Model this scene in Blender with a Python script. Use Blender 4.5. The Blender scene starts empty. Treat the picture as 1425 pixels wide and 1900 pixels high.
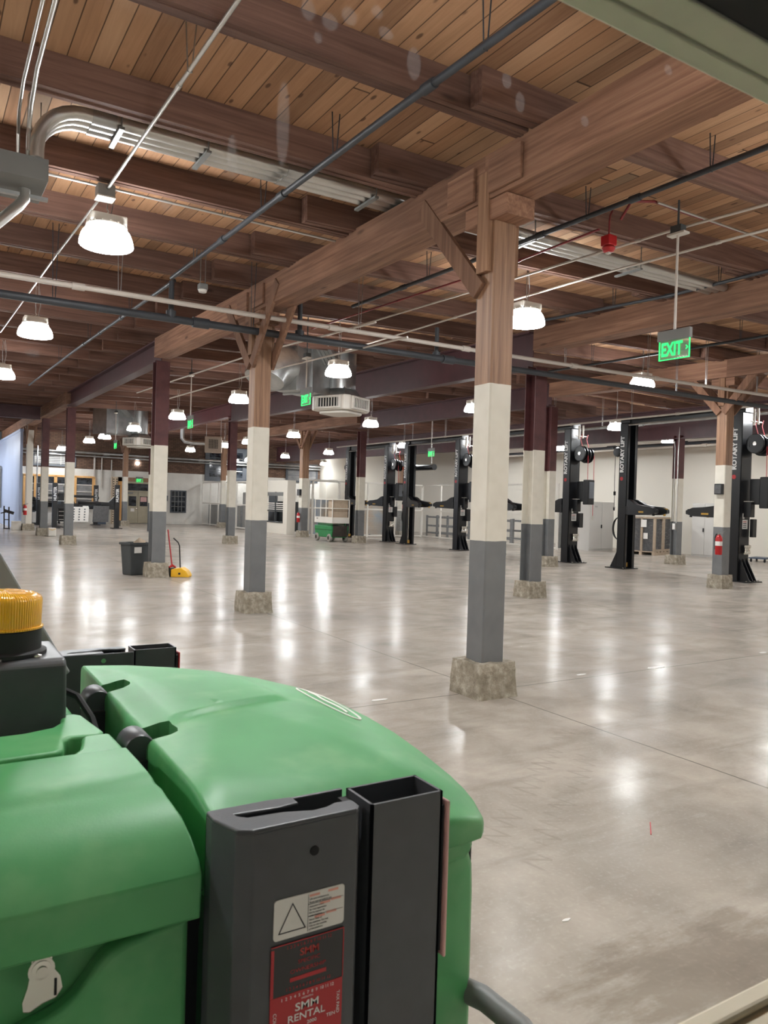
import bpy, bmesh, math, random
from mathutils import Vector, Matrix, Euler
random.seed(7)
SC = bpy.context.scene
COL = SC.collection
PI = math.pi

# ------------------------------------------------------------------ camera
F_PX, PITCH, ROLL, YAW, CAM_H = 1429.9, -.0107, .0293, -.5488, 1.4821
_f = Vector((-math.sin(YAW)*math.cos(PITCH), math.cos(YAW)*math.cos(PITCH), math.sin(PITCH)))
_r = Vector((math.cos(YAW), math.sin(YAW), 0)); _u = _r.cross(_f)
_R = _r*math.cos(ROLL) + _u*math.sin(ROLL); _U = -_r*math.sin(ROLL) + _u*math.cos(ROLL)
CAM = Vector((0, 0, CAM_H))
def ray(x, y): return _R*((x-712.5)/F_PX) - _U*((y-950)/F_PX) + _f
def atz(x, y, z=0.0):
    d = ray(x, y); return CAM + d*((z-CAM_H)/d.z)
def aty(x, y, Y):
    d = ray(x, y); return CAM + d*(Y/d.y)
def atx(x, y, X):
    d = ray(x, y); return CAM + d*(X/d.x)
cd = bpy.data.cameras.new('camera'); cam = bpy.data.objects.new('camera', cd); COL.objects.link(cam)
cd.sensor_fit = 'VERTICAL'; cd.sensor_height = 24; cd.sensor_width = 18
cd.lens = F_PX/1900*24; cd.clip_start = .02; cd.clip_end = 200
m = Matrix((_R, _U, -_f)).transposed().to_4x4(); m.translation = CAM; cam.matrix_world = m
cd.dof.use_dof = True; cd.dof.focus_distance = 6.0; cd.dof.aperture_fstop = cd.lens/1.7
SC.camera = cam

# ------------------------------------------------------------------ helpers
def interp(x, xs, ys):
    if x <= xs[0]: return ys[0]
    for i in range(1, len(xs)):
        if x <= xs[i]:
            t = (x-xs[i-1])/(xs[i]-xs[i-1]); return ys[i-1]*(1-t)+ys[i]*t
    return ys[-1]
XS = [-6, 3.74, 8.7, 13.6, 18.6, 24]; XV = [0, 0, .14, .23, .12, .08]
YS = [-2, 6.5, 14, 23, 46]; YV = [0, 0, .2, .27, .36]
def zj(X, Y): return 4.20 + interp(X, XS, XV) + interp(Y, YS, YV)

class MB:
    """collects shapes; build() links them as one mesh object"""
    def __init__(s): s.v = []; s.f = []
    def add(s, vs, fs):
        n = len(s.v); s.v += [tuple(v) for v in vs]; s.f += [tuple(i+n for i in f) for f in fs]; return s
    def box(s, x0, x1, y0, y1, z0, z1, M=None):
        vs = [Vector((x, y, z)) for x in (x0, x1) for y in (y0, y1) for z in (z0, z1)]
        if M is not None: vs = [M @ v for v in vs]
        return s.add(vs, [(0,1,3,2),(4,6,7,5),(0,4,5,1),(2,3,7,6),(0,2,6,4),(1,5,7,3)])
    def bar(s, a, b, w, h, up=(0,0,1)):
        """box section w (sideways) x h (along up) from a to b, centred"""
        a = Vector(a); b = Vector(b); d = (b-a).normalized(); side = d.cross(Vector(up))
        if side.length < 1e-5: side = d.cross(Vector((0,1,0)))
        side.normalize(); u = side.cross(d)
        vs = [p + side*sx*w/2 + u*sz*h/2 for p in (a, b) for sx in (-1, 1) for sz in (-1, 1)]
        return s.add(vs, [(0,1,3,2),(4,6,7,5),(0,4,5,1),(2,3,7,6),(0,2,6,4),(1,5,7,3)])
    def tube(s, pts, r, n=10, cap=True):
        pts = [Vector(p) for p in pts]; rings = []
        prev = None
        for i, p in enumerate(pts):
            d = (pts[min(i+1, len(pts)-1)] - pts[max(i-1, 0)]).normalized()
            if prev is None:
                prev = d.cross(Vector((0, 0, 1)))
                if prev.length < .05: prev = d.cross(Vector((1, 0, 0)))
            e = (prev - d*prev.dot(d)).normalized(); prev = e; g = d.cross(e)
            rr = r[i] if isinstance(r, (list, tuple)) else r
            rings.append([p + (e*math.cos(2*PI*k/n) + g*math.sin(2*PI*k/n))*rr for k in range(n)])
        vs = [v for R_ in rings for v in R_]; fs = []
        for i in range(len(rings)-1):
            for k in range(n):
                a = i*n+k; b = i*n+(k+1) % n; fs.append((a, b, b+n, a+n))
        if cap: fs += [tuple(range(n-1, -1, -1)), tuple(range((len(rings)-1)*n, len(rings)*n))]
        return s.add(vs, fs)
    def lathe(s, prof, n=24, c=(0,0,0), axis='z', M=None):
        """prof: (radius, height) list"""
        vs = []; fs = []
        for r, h in prof:
            for k in range(n):
                a = 2*PI*k/n; p = (r*math.cos(a), r*math.sin(a), h)
                if axis == 'x': p = (h, p[0], p[1])
                if axis == 'y': p = (p[0], h, p[1])
                p = Vector(p) + Vector(c)
                vs.append(M @ p if M is not None else p)
        for i in range(len(prof)-1):
            for k in range(n):
                a = i*n+k; b = i*n+(k+1) % n; fs.append((a, b, b+n, a+n))
        if prof[0][0] > 1e-4: fs.append(tuple(range(n-1, -1, -1)))
        if prof[-1][0] > 1e-4: fs.append(tuple(range((len(prof)-1)*n, len(prof)*n)))
        return s.add(vs, fs)
    def prism(s, poly, a, b, axis='x'):
        """poly of 2-tuples in the other two axes (in order), extruded from a to b"""
        def P(p, t): return {'x': (t, p[0], p[1]), 'y': (p[0], t, p[1]), 'z': (p[0], p[1], t)}[axis]
        n = len(poly); vs = [P(p, a) for p in poly] + [P(p, b) for p in poly]
        fs = [tuple(range(n-1, -1, -1)), tuple(range(n, 2*n))] + [(i, (i+1) % n, (i+1) % n+n, i+n) for i in range(n)]
        return s.add(vs, fs)
    def build(s, name, mat, parent=None, smooth=False, bevel=0, loc=None, seg=2, ang=None, fix=True):
        me = bpy.data.meshes.new(name)
        org = Vector(loc) if loc is not None else Vector((0, 0, 0))
        me.from_pydata([tuple(Vector(v)-org) for v in s.v], [], s.f)
        if fix:
            bm = bmesh.new(); bm.from_mesh(me); bmesh.ops.recalc_face_normals(bm, faces=bm.faces); bm.to_mesh(me); bm.free()
        mats = mat if isinstance(mat, (list, tuple)) else [mat]
        for q in mats: me.materials.append(q)
        if smooth:
            for p in me.polygons: p.use_smooth = True
            try: me.set_sharp_from_angle(angle=math.radians(ang or 40))
            except Exception: pass
        o = bpy.data.objects.new(name, me); COL.objects.link(o)
        o.location = org
        if parent is not None: o.parent = parent
        if bevel:
            md = o.modifiers.new('edge', 'BEVEL'); md.width = bevel; md.segments = seg; md.limit_method = 'ANGLE'
        return o

def tag(o, label=None, cat=None, group=None, kind=None):
    if label: o['label'] = label
    if cat: o['category'] = cat
    if group: o['group'] = group
    if kind: o['kind'] = kind
    return o
def empty(name, loc, label, cat, group=None, rz=0):
    o = bpy.data.objects.new(name, None); COL.objects.link(o); o.location = loc; o.rotation_euler.z = rz
    o.empty_display_size = .1
    return tag(o, label, cat, group)
def struct(o): o['kind'] = 'structure'; return o
def kids(o): return [c for c in bpy.data.objects if c.parent is o]
def dup(o, label=None, parent=None):
    c = o.copy(); COL.objects.link(c)
    if parent is not None: c.parent = parent
    if label: c['label'] = label
    for k in kids(o):
        if k is not c: dup(k, None, c)
    return c
def text(name, body, size, mat, parent, M, depth=.0006, align='CENTER', sx=1.0, bold=0.0):
    cu = bpy.data.curves.new(name, 'FONT'); cu.body = body; cu.size = size; cu.align_x = align; cu.align_y = 'CENTER'
    cu.extrude = depth; cu.resolution_u = 3; cu.offset = bold
    t = bpy.data.objects.new('tmp', cu); COL.objects.link(t)
    bpy.context.view_layer.update()
    me = bpy.data.meshes.new_from_object(t.evaluated_get(bpy.context.evaluated_depsgraph_get()))
    bpy.data.objects.remove(t); bpy.data.curves.remove(cu)
    for v in me.vertices: v.co.x *= sx
    me.materials.clear(); me.materials.append(mat); me.name = name
    o = bpy.data.objects.new(name, me); COL.objects.link(o)
    if parent is not None: o.parent = parent
    o.matrix_local = M
    return o
def frame(origin, xdir, ydir):
    x = Vector(xdir).normalized(); y = Vector(ydir).normalized(); z = x.cross(y)
    M = Matrix((x, y, z)).transposed().to_4x4(); M.translation = Vector(origin); return M
def arc(c, r, a0, a1, n, plane='xy'):
    out = []
    for i in range(n+1):
        a = a0 + (a1-a0)*i/n; p, q = r*math.cos(a), r*math.sin(a)
        out.append({'xy': (c[0]+p, c[1]+q, c[2]), 'xz': (c[0]+p, c[1], c[2]+q), 'yz': (c[0], c[1]+p, c[2]+q)}[plane])
    return out
ORD = ['first','second','third','fourth','fifth','sixth','seventh','eighth','ninth','tenth','eleventh','twelfth']

# ------------------------------------------------------------------ materials
def lin(c):
    c = c/255
    return c/12.92 if c <= .04045 else ((c+.055)/1.055)**2.4
def rgb(r, g, b): return (lin(r), lin(g), lin(b), 1)
class NT:
    def __init__(s, name):
        s.m = bpy.data.materials.new(name); s.m.use_nodes = True; s.t = s.m.node_tree; s.t.nodes.clear()
        s.out = s.n('ShaderNodeOutputMaterial')
    def n(s, k, **kw):
        x = s.t.nodes.new(k)
        for a, b in kw.items(): setattr(x, a, b)
        return x
    def l(s, a, b): s.t.links.new(a, b)
    def put(s, sock, v):
        if hasattr(v, 'is_output') or hasattr(v, 'links'): s.l(v, sock)
        else: sock.default_value = v
    def math(s, op, a, b=None, c=None, clamp=False):
        x = s.n('ShaderNodeMath', operation=op, use_clamp=clamp); s.put(x.inputs[0], a)
        if b is not None: s.put(x.inputs[1], b)
        if c is not None: s.put(x.inputs[2], c)
        return x.outputs[0]
    def mix(s, f, a, b, mode='MIX'):
        x = s.n('ShaderNodeMix', data_type='RGBA', blend_type=mode); s.put(x.inputs[0], f); s.put(x.inputs[6], a); s.put(x.inputs[7], b)
        return x.outputs[2]
    def coord(s, kind='Object'): return s.n('ShaderNodeTexCoord').outputs[kind]
    def scale(s, v, sc, loc=(0,0,0)):
        x = s.n('ShaderNodeMapping'); s.l(v, x.inputs[0]); x.inputs[3].default_value = sc; x.inputs[1].default_value = loc; return x.outputs[0]
    def noise(s, v, sc=5, det=3, rough=.55, dist=0):
        x = s.n('ShaderNodeTexNoise'); s.l(v, x.inputs['Vector']); x.inputs['Scale'].default_value = sc
        x.inputs['Detail'].default_value = det; x.inputs['Roughness'].default_value = rough; x.inputs['Distortion'].default_value = dist
        return x.outputs[0]
    def ramp(s, f, stops):
        x = s.n('ShaderNodeValToRGB'); s.l(f, x.inputs[0]); e = x.color_ramp.elements
        e[0].position, e[0].color = stops[0]; e[1].position, e[1].color = stops[-1]
        for p, c in stops[1:-1]:
            q = e.new(p); q.color = c
        return x.outputs[0]
    def step(s, v, a, b):
        x = s.n('ShaderNodeMapRange', interpolation_type='SMOOTHSTEP'); s.put(x.inputs[0], v); x.inputs[1].default_value = a; x.inputs[2].default_value = b
        return x.outputs[0]
    def xyz(s, v):
        x = s.n('ShaderNodeSeparateXYZ'); s.l(v, x.inputs[0]); return x.outputs
    def comb(s, a, b, c):
        x = s.n('ShaderNodeCombineXYZ')
        for i, q in enumerate((a, b, c)): s.put(x.inputs[i], q)
        return x.outputs[0]
    def white(s, v):
        x = s.n('ShaderNodeTexWhiteNoise', noise_dimensions='3D'); s.l(v, x.inputs['Vector']); return x.outputs['Value']
    def bump(s, h, st=.3, d=.01):
        x = s.n('ShaderNodeBump'); x.inputs['Strength'].default_value = st; x.inputs['Distance'].default_value = d; s.l(h, x.inputs['Height']); return x.outputs[0]
    def bsdf(s, col, rough=.5, metal=0, normal=None, spec=.5, coat=0, emis=None, es=0, trans=0, alpha=1):
        b = s.n('ShaderNodeBsdfPrincipled'); s.put(b.inputs['Base Color'], col); s.put(b.inputs['Roughness'], rough); s.put(b.inputs['Metallic'], metal)
        b.inputs['Specular IOR Level'].default_value = spec; b.inputs['Coat Weight'].default_value = coat
        if normal is not None: s.l(normal, b.inputs['Normal'])
        if emis is not None: s.put(b.inputs['Emission Color'], emis); b.inputs['Emission Strength'].default_value = es
        b.inputs['Transmission Weight'].default_value = trans; s.put(b.inputs['Alpha'], alpha)
        s.l(b.outputs[0], s.out.inputs[0]); return b

def simple(name, c, rough=.5, metal=0, var=.12, sc=18, spec=.5, bump=0, coat=0):
    t = NT(name); v = t.coord(); n = t.noise(v, sc, 3)
    lo = tuple(x*(1-var) for x in c[:3])+(1,); hi = tuple(min(1, x*(1+var)) for x in c[:3])+(1,)
    col = t.ramp(n, [(.3, lo), (.7, hi)])
    nm = t.bump(t.noise(v, sc*8, 2), bump, .003) if bump else None
    t.bsdf(col, rough, metal, nm, spec, coat); return t.m
def timber(name, axis, dark, mid, light, plysoft=0, rough=.75):
    """sawn timber with grain along an axis of the object"""
    t = NT(name); v = t.coord(); s = [14, 14, 14]; s['xyz'.index(axis)] = .55
    rnd = t.n('ShaderNodeObjectInfo').outputs['Random']
    off = t.comb(t.math('MULTIPLY', rnd, 31.), t.math('MULTIPLY', rnd, 17.), t.math('MULTIPLY', rnd, 47.))
    va = t.n('ShaderNodeVectorMath', operation='ADD'); t.l(v, va.inputs[0]); t.l(off, va.inputs[1]); v2 = va.outputs[0]
    g = t.noise(t.scale(v2, tuple(s)), 1.6, 6, .62, .6)
    s2 = [2.2]*3; s2['xyz'.index(axis)] = .8
    b = t.noise(t.scale(v2, tuple(s2)), 1.0, 2)
    c = t.ramp(g, [(.25, dark), (.5, mid), (.78, light)])
    c = t.mix(t.math('MULTIPLY', t.step(b, .35, .75), .55), c, dark)
    s3 = [4.]*3; s3['xyz'.index(axis)] = 1.1
    vo = t.n('ShaderNodeTexVoronoi'); t.l(t.scale(v2, tuple(s3)), vo.inputs['Vector']); vo.inputs['Scale'].default_value = 1.0
    kn = t.math('SUBTRACT', 1., t.step(vo.outputs['Distance'], .04, .13))
    c = t.mix(t.math('MULTIPLY', kn, .65), c, tuple(x*.3 for x in dark[:3])+(1,))
    shade = t.math('ADD', .82, t.math('MULTIPLY', rnd, .36))
    c = t.mix(1., c, t.comb(shade, shade, shade), 'MULTIPLY')
    t.bsdf(c, rough, 0, t.bump(g, .25, .004), .3); return t.m
W_D, W_M, W_L = rgb(84,52,40), rgb(122,80,60), rgb(158,112,84)
M = {}
M['joist'] = timber('joist timber', 'x', rgb(80,57,49), rgb(110,82,71), rgb(136,106,91))
M['girder'] = timber('girder timber', 'y', rgb(102,72,57), rgb(140,104,84), rgb(172,134,110))
M['board_z'] = timber('upright timber', 'z', rgb(106,77,60), rgb(146,112,88), rgb(176,141,114))
M['brace'] = timber('brace timber', 'z', rgb(92,66,52), rgb(130,97,78), rgb(158,122,98))
M['pale_ply'] = simple('pale plywood', rgb(158,122,98), .8, 0, .15, 9)
M['pine'] = timber('pine window timber', 'z', rgb(190,140,84), rgb(214,166,108), rgb(226,186,132))
M['steel'] = simple('maroon beam paint', rgb(70,39,43), .5, 0, .16, 4)
M['steel_red'] = simple('red oxide beam paint', rgb(98,42,48), .5, 0, .14, 4)
M['black'] = simple('black powder coat', rgb(15,16,20), .32, 0, .15, 6)
M['charcoal'] = simple('charcoal satin coat', rgb(64,66,70), .40, 0, .08, 30, bump=.06)
M['rubber'] = simple('black rubber', rgb(18,18,19), .7, 0, .2, 10)
M['darkpipe'] = simple('dark grey painted pipe', rgb(52,56,62), .5, 0, .2, 3)
M['whitepipe'] = simple('white pipe paint', rgb(196,188,180), .45, 0, .06, 3)
M['galv'] = simple('galvanised steel', rgb(178,180,180), .33, .9, .16, 5)
M['emt'] = simple('bright conduit', rgb(205,204,200), .32, .85, .08, 3)
M['chrome'] = simple('polished metal', rgb(215,212,205), .22, 1, .05, 6)
M['boomgrey'] = simple('pale grey boom paint', rgb(138,140,143), .5, 0, .05, 6)
M['winslate'] = simple('dark slate window paint', rgb(74,78,84), .5, 0, .08, 6)
M['heater'] = simple('tan heater casing', rgb(150,134,120), .6, 0, .06, 6)
M['post_white'] = simple('white painted post', rgb(220,215,204), .5, 0, .03, 4)
M['greybox'] = simple('grey enclosure paint', rgb(120,121,120), .5, 0, .06, 4)
M['white'] = simple('white paint', rgb(222,218,210), .55, 0, .04, 3)
M['cabinet'] = simple('pale grey cabinet paint', rgb(206,204,200), .45, 0, .03, 2)
M['offwhite'] = simple('off-white unit paint', rgb(205,200,192), .5, 0, .05, 5)
M['slate'] = simple('slate grey paint', rgb(96,100,106), .5, 0, .08, 4)
M['yellow'] = simple('yellow plastic', rgb(232,178,30), .45, 0, .06, 8)
M['red'] = simple('red enamel', rgb(178,28,32), .35, 0, .06, 8)
M['redpipe'] = simple('red conduit', rgb(128,44,48), .45, 0, .08, 8)
M['darkgrey'] = simple('dark grey plastic', rgb(62,66,68), .55, 0, .1, 8)
M['card'] = simple('cardboard', rgb(178,160,140), .8, 0, .08, 12)
M['navy'] = simple('blue-grey plastic', rgb(70,82,100), .5, 0, .08, 8)
M['tan'] = simple('tan painted steel', rgb(206,186,160), .6, 0, .06, 6)
M['hole'] = simple('dark hole', rgb(12,12,12), .9, 0, .05, 6)
M['concrete'] = None
M['paper'] = simple('white label', rgb(228,226,222), .5, 0, .03, 6)
M['label_red'] = simple('red label', rgb(168,30,36), .45, 0, .05, 10)
M['label_dark'] = simple('dark label', rgb(40,38,38), .45, 0, .08, 10)
M['ink'] = simple('black ink', rgb(34,34,36), .6, 0, .02, 6)
M['ink_red'] = simple('red ink', rgb(172,52,44), .6, 0, .02, 6)
M['ink_pink'] = simple('pink print', rgb(222,160,146), .6, 0, .1, 60)
M['letter'] = simple('white lettering', rgb(226,226,226), .5, 0, .02, 6)
M['brass'] = simple('brass fitting', rgb(196,158,84), .3, 1, .05, 6)
M['orange'] = simple('orange housing', rgb(226,92,48), .45, 0, .05, 6)
M['beige'] = simple('beige window frame', rgb(232,229,206), .55, 0, .05, 20)
M['sillpaint'] = simple('cream sill paint', rgb(206,196,172), .5, 0, .05, 12)
M['pink'] = simple('pale pink reflector', rgb(206,160,156), .35, 0, .06, 30)
M['hose'] = simple('red hose', rgb(190,60,66), .5, 0, .05, 6)
M['door'] = simple('grey-beige door paint', rgb(168,160,138), .5, 0, .06, 3)
M['tyre'] = simple('grey non-marking tyre', rgb(150,146,138), .8, 0, .1, 10)
M['panelgrey'] = simple('dark target board', rgb(84,84,86), .7, 0, .25, 14)
M['oxidedark'] = simple('rusty bracket', rgb(60,52,46), .6, .3, .2, 8)

def glass_dark():
    t = NT('night window glass'); v = t.coord(); n = t.noise(t.scale(v, (3, 3, 5)), 1.2, 3)
    t.bsdf(t.ramp(n, [(.35, rgb(12,14,18)), (.7, rgb(64,70,78))]), .08, 0, None, .6); return t.m
M['night'] = glass_dark()
def glass_grey():
    t = NT('hazy window glass'); v = t.coord(); n = t.noise(t.scale(v, (2, 2, 3)), 1.4, 2)
    t.bsdf(t.ramp(n, [(.3, rgb(112,112,114)), (.7, rgb(146,144,142))]), .15, 0, None, .5); return t.m
M['hazy'] = glass_grey()

# polished concrete floor
def floor_mat():
    t = NT('polished concrete'); v = t.coord(); x, y, z = t.xyz(v)[:3]
    big = t.noise(v, .35, 4, .6); mid = t.noise(v, 1.7, 5, .65, .4); fine = t.noise(v, 60, 2)
    streak = t.noise(t.scale(v, (.5, 2.2, 1)), 1.6, 4, .6)
    c = t.ramp(mid, [(.3, rgb(147,139,130)), (.5, rgb(167,159,149)), (.72, rgb(184,176,166))])
    c = t.mix(t.math('MULTIPLY', t.step(big, .4, .68), .4), c, rgb(137,133,128))
    c = t.mix(t.math('MULTIPLY', t.step(streak, .5, .72), .5), c, rgb(126,120,112))
    c = t.mix(t.math('MULTIPLY', t.step(fine, .5, .8), .22), c, rgb(204,199,190))
    sk2 = t.noise(t.scale(v, (.9, 5., 1)), 2.2, 5, .7)
    c = t.mix(t.math('MULTIPLY', t.step(sk2, .55, .78), .34), c, rgb(190,186,178))
    # saw-cut joints on the column grid
    def joint(q, o, S):
        a = t.math('ADD', q, -o + S*10.5); w = t.math('ABSOLUTE', t.math('SUBTRACT', t.math('MODULO', a, S), S/2)); return t.math('SUBTRACT', 1., t.step(w, .004, .009))
    wob = t.math('MULTIPLY', t.math('SUBTRACT', t.noise(v, 6, 2), .5), .012)
    j = t.math('MAXIMUM', joint(t.math('ADD', x, wob), 3.99, 4.92), joint(t.math('ADD', y, wob), 4.84, 4.84))
    c = t.mix(t.math('MULTIPLY', j, .7), c, rgb(84,80,78))
    # brown stain near the sill
    dx = t.math('SUBTRACT', x, 2.25); dy = t.math('SUBTRACT', y, 1.55)
    d = t.math('SQRT', t.math('ADD', t.math('POWER', t.math('MULTIPLY', dx, 1.25), 2.), t.math('POWER', t.math('MULTIPLY', dy, 2.6), 2.)))
    st = t.step(t.math('ADD', d, t.math('MULTIPLY', t.math('SUBTRACT', t.noise(t.scale(v, (1, 3, 1)), 3.2, 5, .7), .5), 1.9)), .82, .30)
    c = t.mix(t.math('MULTIPLY', st, .42), c, rgb(98,84,68))
    # zig-zag tyre tread prints, running along a line
    def tread(x0, y0, ang, length, w):
        ca, sa = math.cos(ang), math.sin(ang)
        px = t.math('SUBTRACT', x, x0); py = t.math('SUBTRACT', y, y0)
        u = t.math('ADD', t.math('MULTIPLY', px, ca), t.math('MULTIPLY', py, sa)); q = t.math('SUBTRACT', t.math('MULTIPLY', py, ca), t.math('MULTIPLY', px, sa))
        inb = t.math('MULTIPLY', t.math('LESS_THAN', t.math('ABSOLUTE', q), w), t.math('MULTIPLY', t.math('GREATER_THAN', u, 0.), t.math('LESS_THAN', u, length)))
        zz = t.math('PINGPONG', t.math('ADD', t.math('MULTIPLY', u, 1.), 0.), .055)
        dd = t.math('ABSOLUTE', t.math('SUBTRACT', q, t.math('MULTIPLY', t.math('SUBTRACT', zz, .0275), w/.03)))
        return t.math('MULTIPLY', inb, t.math('SUBTRACT', 1., t.step(dd, .012, .03)))
    tr = t.math('MAXIMUM', tread(2.2, 2.62, .62, 2.0, .07), tread(2.2, 2.36, .62, 1.6, .07))
    tr = t.math('MULTIPLY', tr, t.step(t.noise(v, 3.5, 3), .36, .6))
    c = t.mix(t.math('MULTIPLY', tr, .24), c, rgb(104,98,92))
    # small pale chips
    vo = t.n('ShaderNodeTexVoronoi'); t.l(v, vo.inputs['Vector']); vo.inputs['Scale'].default_value = 3.2
    vc = t.xyz(vo.outputs['Color'])[0]
    sp = t.math('MULTIPLY', t.math('SUBTRACT', 1., t.step(vo.outputs['Distance'], .018, .03)), t.math('GREATER_THAN', vc, .8))
    c = t.mix(sp, c, rgb(228,222,212))
    r = t.math('ADD', .15, t.math('MULTIPLY', t.noise(v, 2.6, 4, .6), .10))
    nm = t.bump(t.noise(t.scale(v, (1, 1, 1)), 3.5, 4), .06, .02)
    bs = t.bsdf(c, r, 0, nm, .1); bs.inputs['IOR'].default_value = 1.33
    t.l(t.math('ADD', .012, t.math('MULTIPLY', t.step(t.noise(v, 1.1, 4, .65), .42, .62), .05)), bs.inputs['Specular IOR Level']); return t.m
M['floor'] = floor_mat()

def deck_mat():
    t = NT('plank roof deck'); v = t.coord(); x, y, z = t.xyz(v)[:3]
    W = .138; k = t.math('FLOOR', t.math('DIVIDE', x, W)); fr = t.math('SUBTRACT', t.math('DIVIDE', x, W), k)
    L = 6.2; yo = t.math('ADD', t.math('DIVIDE', y, L), t.math('MULTIPLY', t.white(t.comb(k, 3., 1.)), 7.)); ky = t.math('FLOOR', yo); fy = t.math('SUBTRACT', yo, ky)
    idv = t.comb(k, ky, 0.); rn = t.white(idv)
    g = t.noise(t.comb(t.math('MULTIPLY', x, 26.), t.math('MULTIPLY', y, 1.3), t.math('MULTIPLY', rn, 40.)), 1., 5, .62, .8)
    c = t.ramp(g, [(.25, rgb(134,96,70)), (.5, rgb(168,126,94)), (.75, rgb(190,150,118))])
    c2 = t.ramp(rn, [(.05, rgb(122,94,74)), (.3, rgb(174,132,100)), (.75, rgb(194,154,120)), (.97, rgb(214,178,144))])
    c = t.mix(.55, c, c2)
    grey = t.math('GREATER_THAN', t.white(t.comb(k, ky, 5.)), .955)
    c = t.mix(t.math('MULTIPLY', grey, .6), c, rgb(106,98,86))
    vo = t.n('ShaderNodeTexVoronoi'); t.l(t.comb(t.math('MULTIPLY', x, 7.2), t.math('MULTIPLY', y, 3.0), t.math('MULTIPLY', rn, 9.)), vo.inputs['Vector']); vo.inputs['Scale'].default_value = 1.
    kn = t.math('SUBTRACT', 1., t.step(vo.outputs['Distance'], .08, .15))
    c = t.mix(t.math('MULTIPLY', kn, .72), c, rgb(66,42,30))
    e = t.math('MINIMUM', fr, t.math('SUBTRACT', 1., fr)); gap = t.math('SUBTRACT', 1., t.step(e, .015, .04))
    e2 = t.math('MINIMUM', fy, t.math('SUBTRACT', 1., fy)); gap2 = t.math('SUBTRACT', 1., t.step(e2, .0008, .0018))
    gp = t.math('MAXIMUM', gap, gap2)
    c = t.mix(t.math('MULTIPLY', gp, .78), c, rgb(46,30,24))
    t.bsdf(c, .75, 0, t.bump(t.math('SUBTRACT', g, t.math('MULTIPLY', gp, 3.)), .3, .006), .3); return t.m
M['deck'] = deck_mat()

def post_mat(name, top):
    """column paint: grey to 1.22 m, off-white to 2.44 m, bare above"""
    t = NT(name); v = t.coord(); x, y, z = t.xyz(v)[:3]
    n = t.noise(v, 5, 3)
    gr = t.ramp(n, [(.3, rgb(104,106,108)), (.7, rgb(116,118,119))]); wh = t.ramp(n, [(.3, rgb(206,201,188)), (.7, rgb(220,215,203))])
    zz = t.math('ADD', z, t.math('MULTIPLY', t.math('SUBTRACT', t.noise(v, 9, 2), .5), .012))
    if top == 'wood':
        g = t.noise(t.scale(v, (14, 14, .6)), 1.6, 6, .62, .6)
        b = t.ramp(g, [(.25, rgb(108,78,60)), (.5, rgb(148,113,88)), (.78, rgb(176,140,112))])
        vo = t.n('ShaderNodeTexVoronoi'); t.l(t.scale(v, (5, 5, 1.6)), vo.inputs['Vector']); vo.inputs['Scale'].default_value = 1.
        b = t.mix(t.math('MULTIPLY', t.math('SUBTRACT', 1., t.step(vo.outputs['Distance'], .06, .2)), .6), b, rgb(52,30,20))
    else:
        b = t.ramp(n, [(.3, rgb(74,40,42)), (.7, rgb(92,52,52))])
    c = t.mix(t.math('GREATER_THAN', zz, 1.215), gr, wh); c = t.mix(t.math('GREATER_THAN', zz, 2.44), c, b)
    t.bsdf(c, .5, 0, t.bump(t.noise(v, 30, 3), .12, .004), .4); return t.m
M['post_wood'] = post_mat('painted timber post', 'wood'); M['post_steel'] = post_mat('painted steel post', 'steel')

def concrete_mat():
    t = NT('rough footing concrete'); v = t.coord(); n = t.noise(v, 14, 6, .7); b = t.noise(v, 5, 3)
    c = t.ramp(n, [(.25, rgb(118,110,97)), (.5, rgb(160,152,137)), (.75, rgb(204,197,184))])
    c = t.mix(t.math('MULTIPLY', t.step(b, .42, .66), .45), c, rgb(118,110,94)); t.bsdf(c, .9, 0, t.bump(n, .8, .02), .2); return t.m
M['concrete'] = concrete_mat()

def backwall_mat():
    """brick, painted white below 2.86 m; local x along the wall, z up"""
    t = NT('brick wall, lower half painted white'); v = t.coord(); x, y, z = t.xyz(v)[:3]
    br = t.n('ShaderNodeTexBrick'); t.l(t.comb(x, z, 0.), br.inputs['Vector']); br.inputs['Scale'].default_value = 1.
    br.inputs['Brick Width'].default_value = .24; br.inputs['Row Height'].default_value = .085; br.inputs['Mortar Size'].default_value = .010
    br.inputs['Color1'].default_value = rgb(96,70,56); br.inputs['Color2'].default_value = rgb(132,102,82); br.inputs['Mortar'].default_value = rgb(66,58,52)
    c = t.mix(t.math('MULTIPLY', t.noise(v, 3, 4), .6), br.outputs['Color'], rgb(84,66,56))
    n = t.noise(v, 1.4, 4); w = t.ramp(n, [(.3, rgb(206,203,196)), (.7, rgb(226,223,216))])
    w = t.mix(t.math('MULTIPLY', br.outputs['Fac'], .16), w, rgb(170,166,160))
    up = t.math('GREATER_THAN', z, t.math('ADD', 2.855, t.math('MULTIPLY', t.math('SUBTRACT', t.noise(v, 8, 2), .5), .01)))
    t.bsdf(t.mix(up, w, c), .8, 0, t.bump(br.outputs['Fac'], -.4, .01), .3); return t.m
M['backwall'] = backwall_mat()
M['wall'] = simple('white wall paint', rgb(224,219,208), .6, 0, .03, .6)
M['bluewall'] = simple('pale blue sheeting', rgb(190,207,242), .5, 0, .04, .8)
M['wainscot'] = None
def wains():
    t = NT('weathered plywood sheets'); v = t.coord(); n = t.noise(t.scale(v, (1, .5, .6)), 1.1, 4, .6, .8)
    c = t.ramp(n, [(.35, rgb(150,168,188)), (.5, rgb(176,172,166)), (.62, rgb(184,166,146))])
    t.bsdf(c, .7); return t.m
M['wainscot'] = wains()
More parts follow.
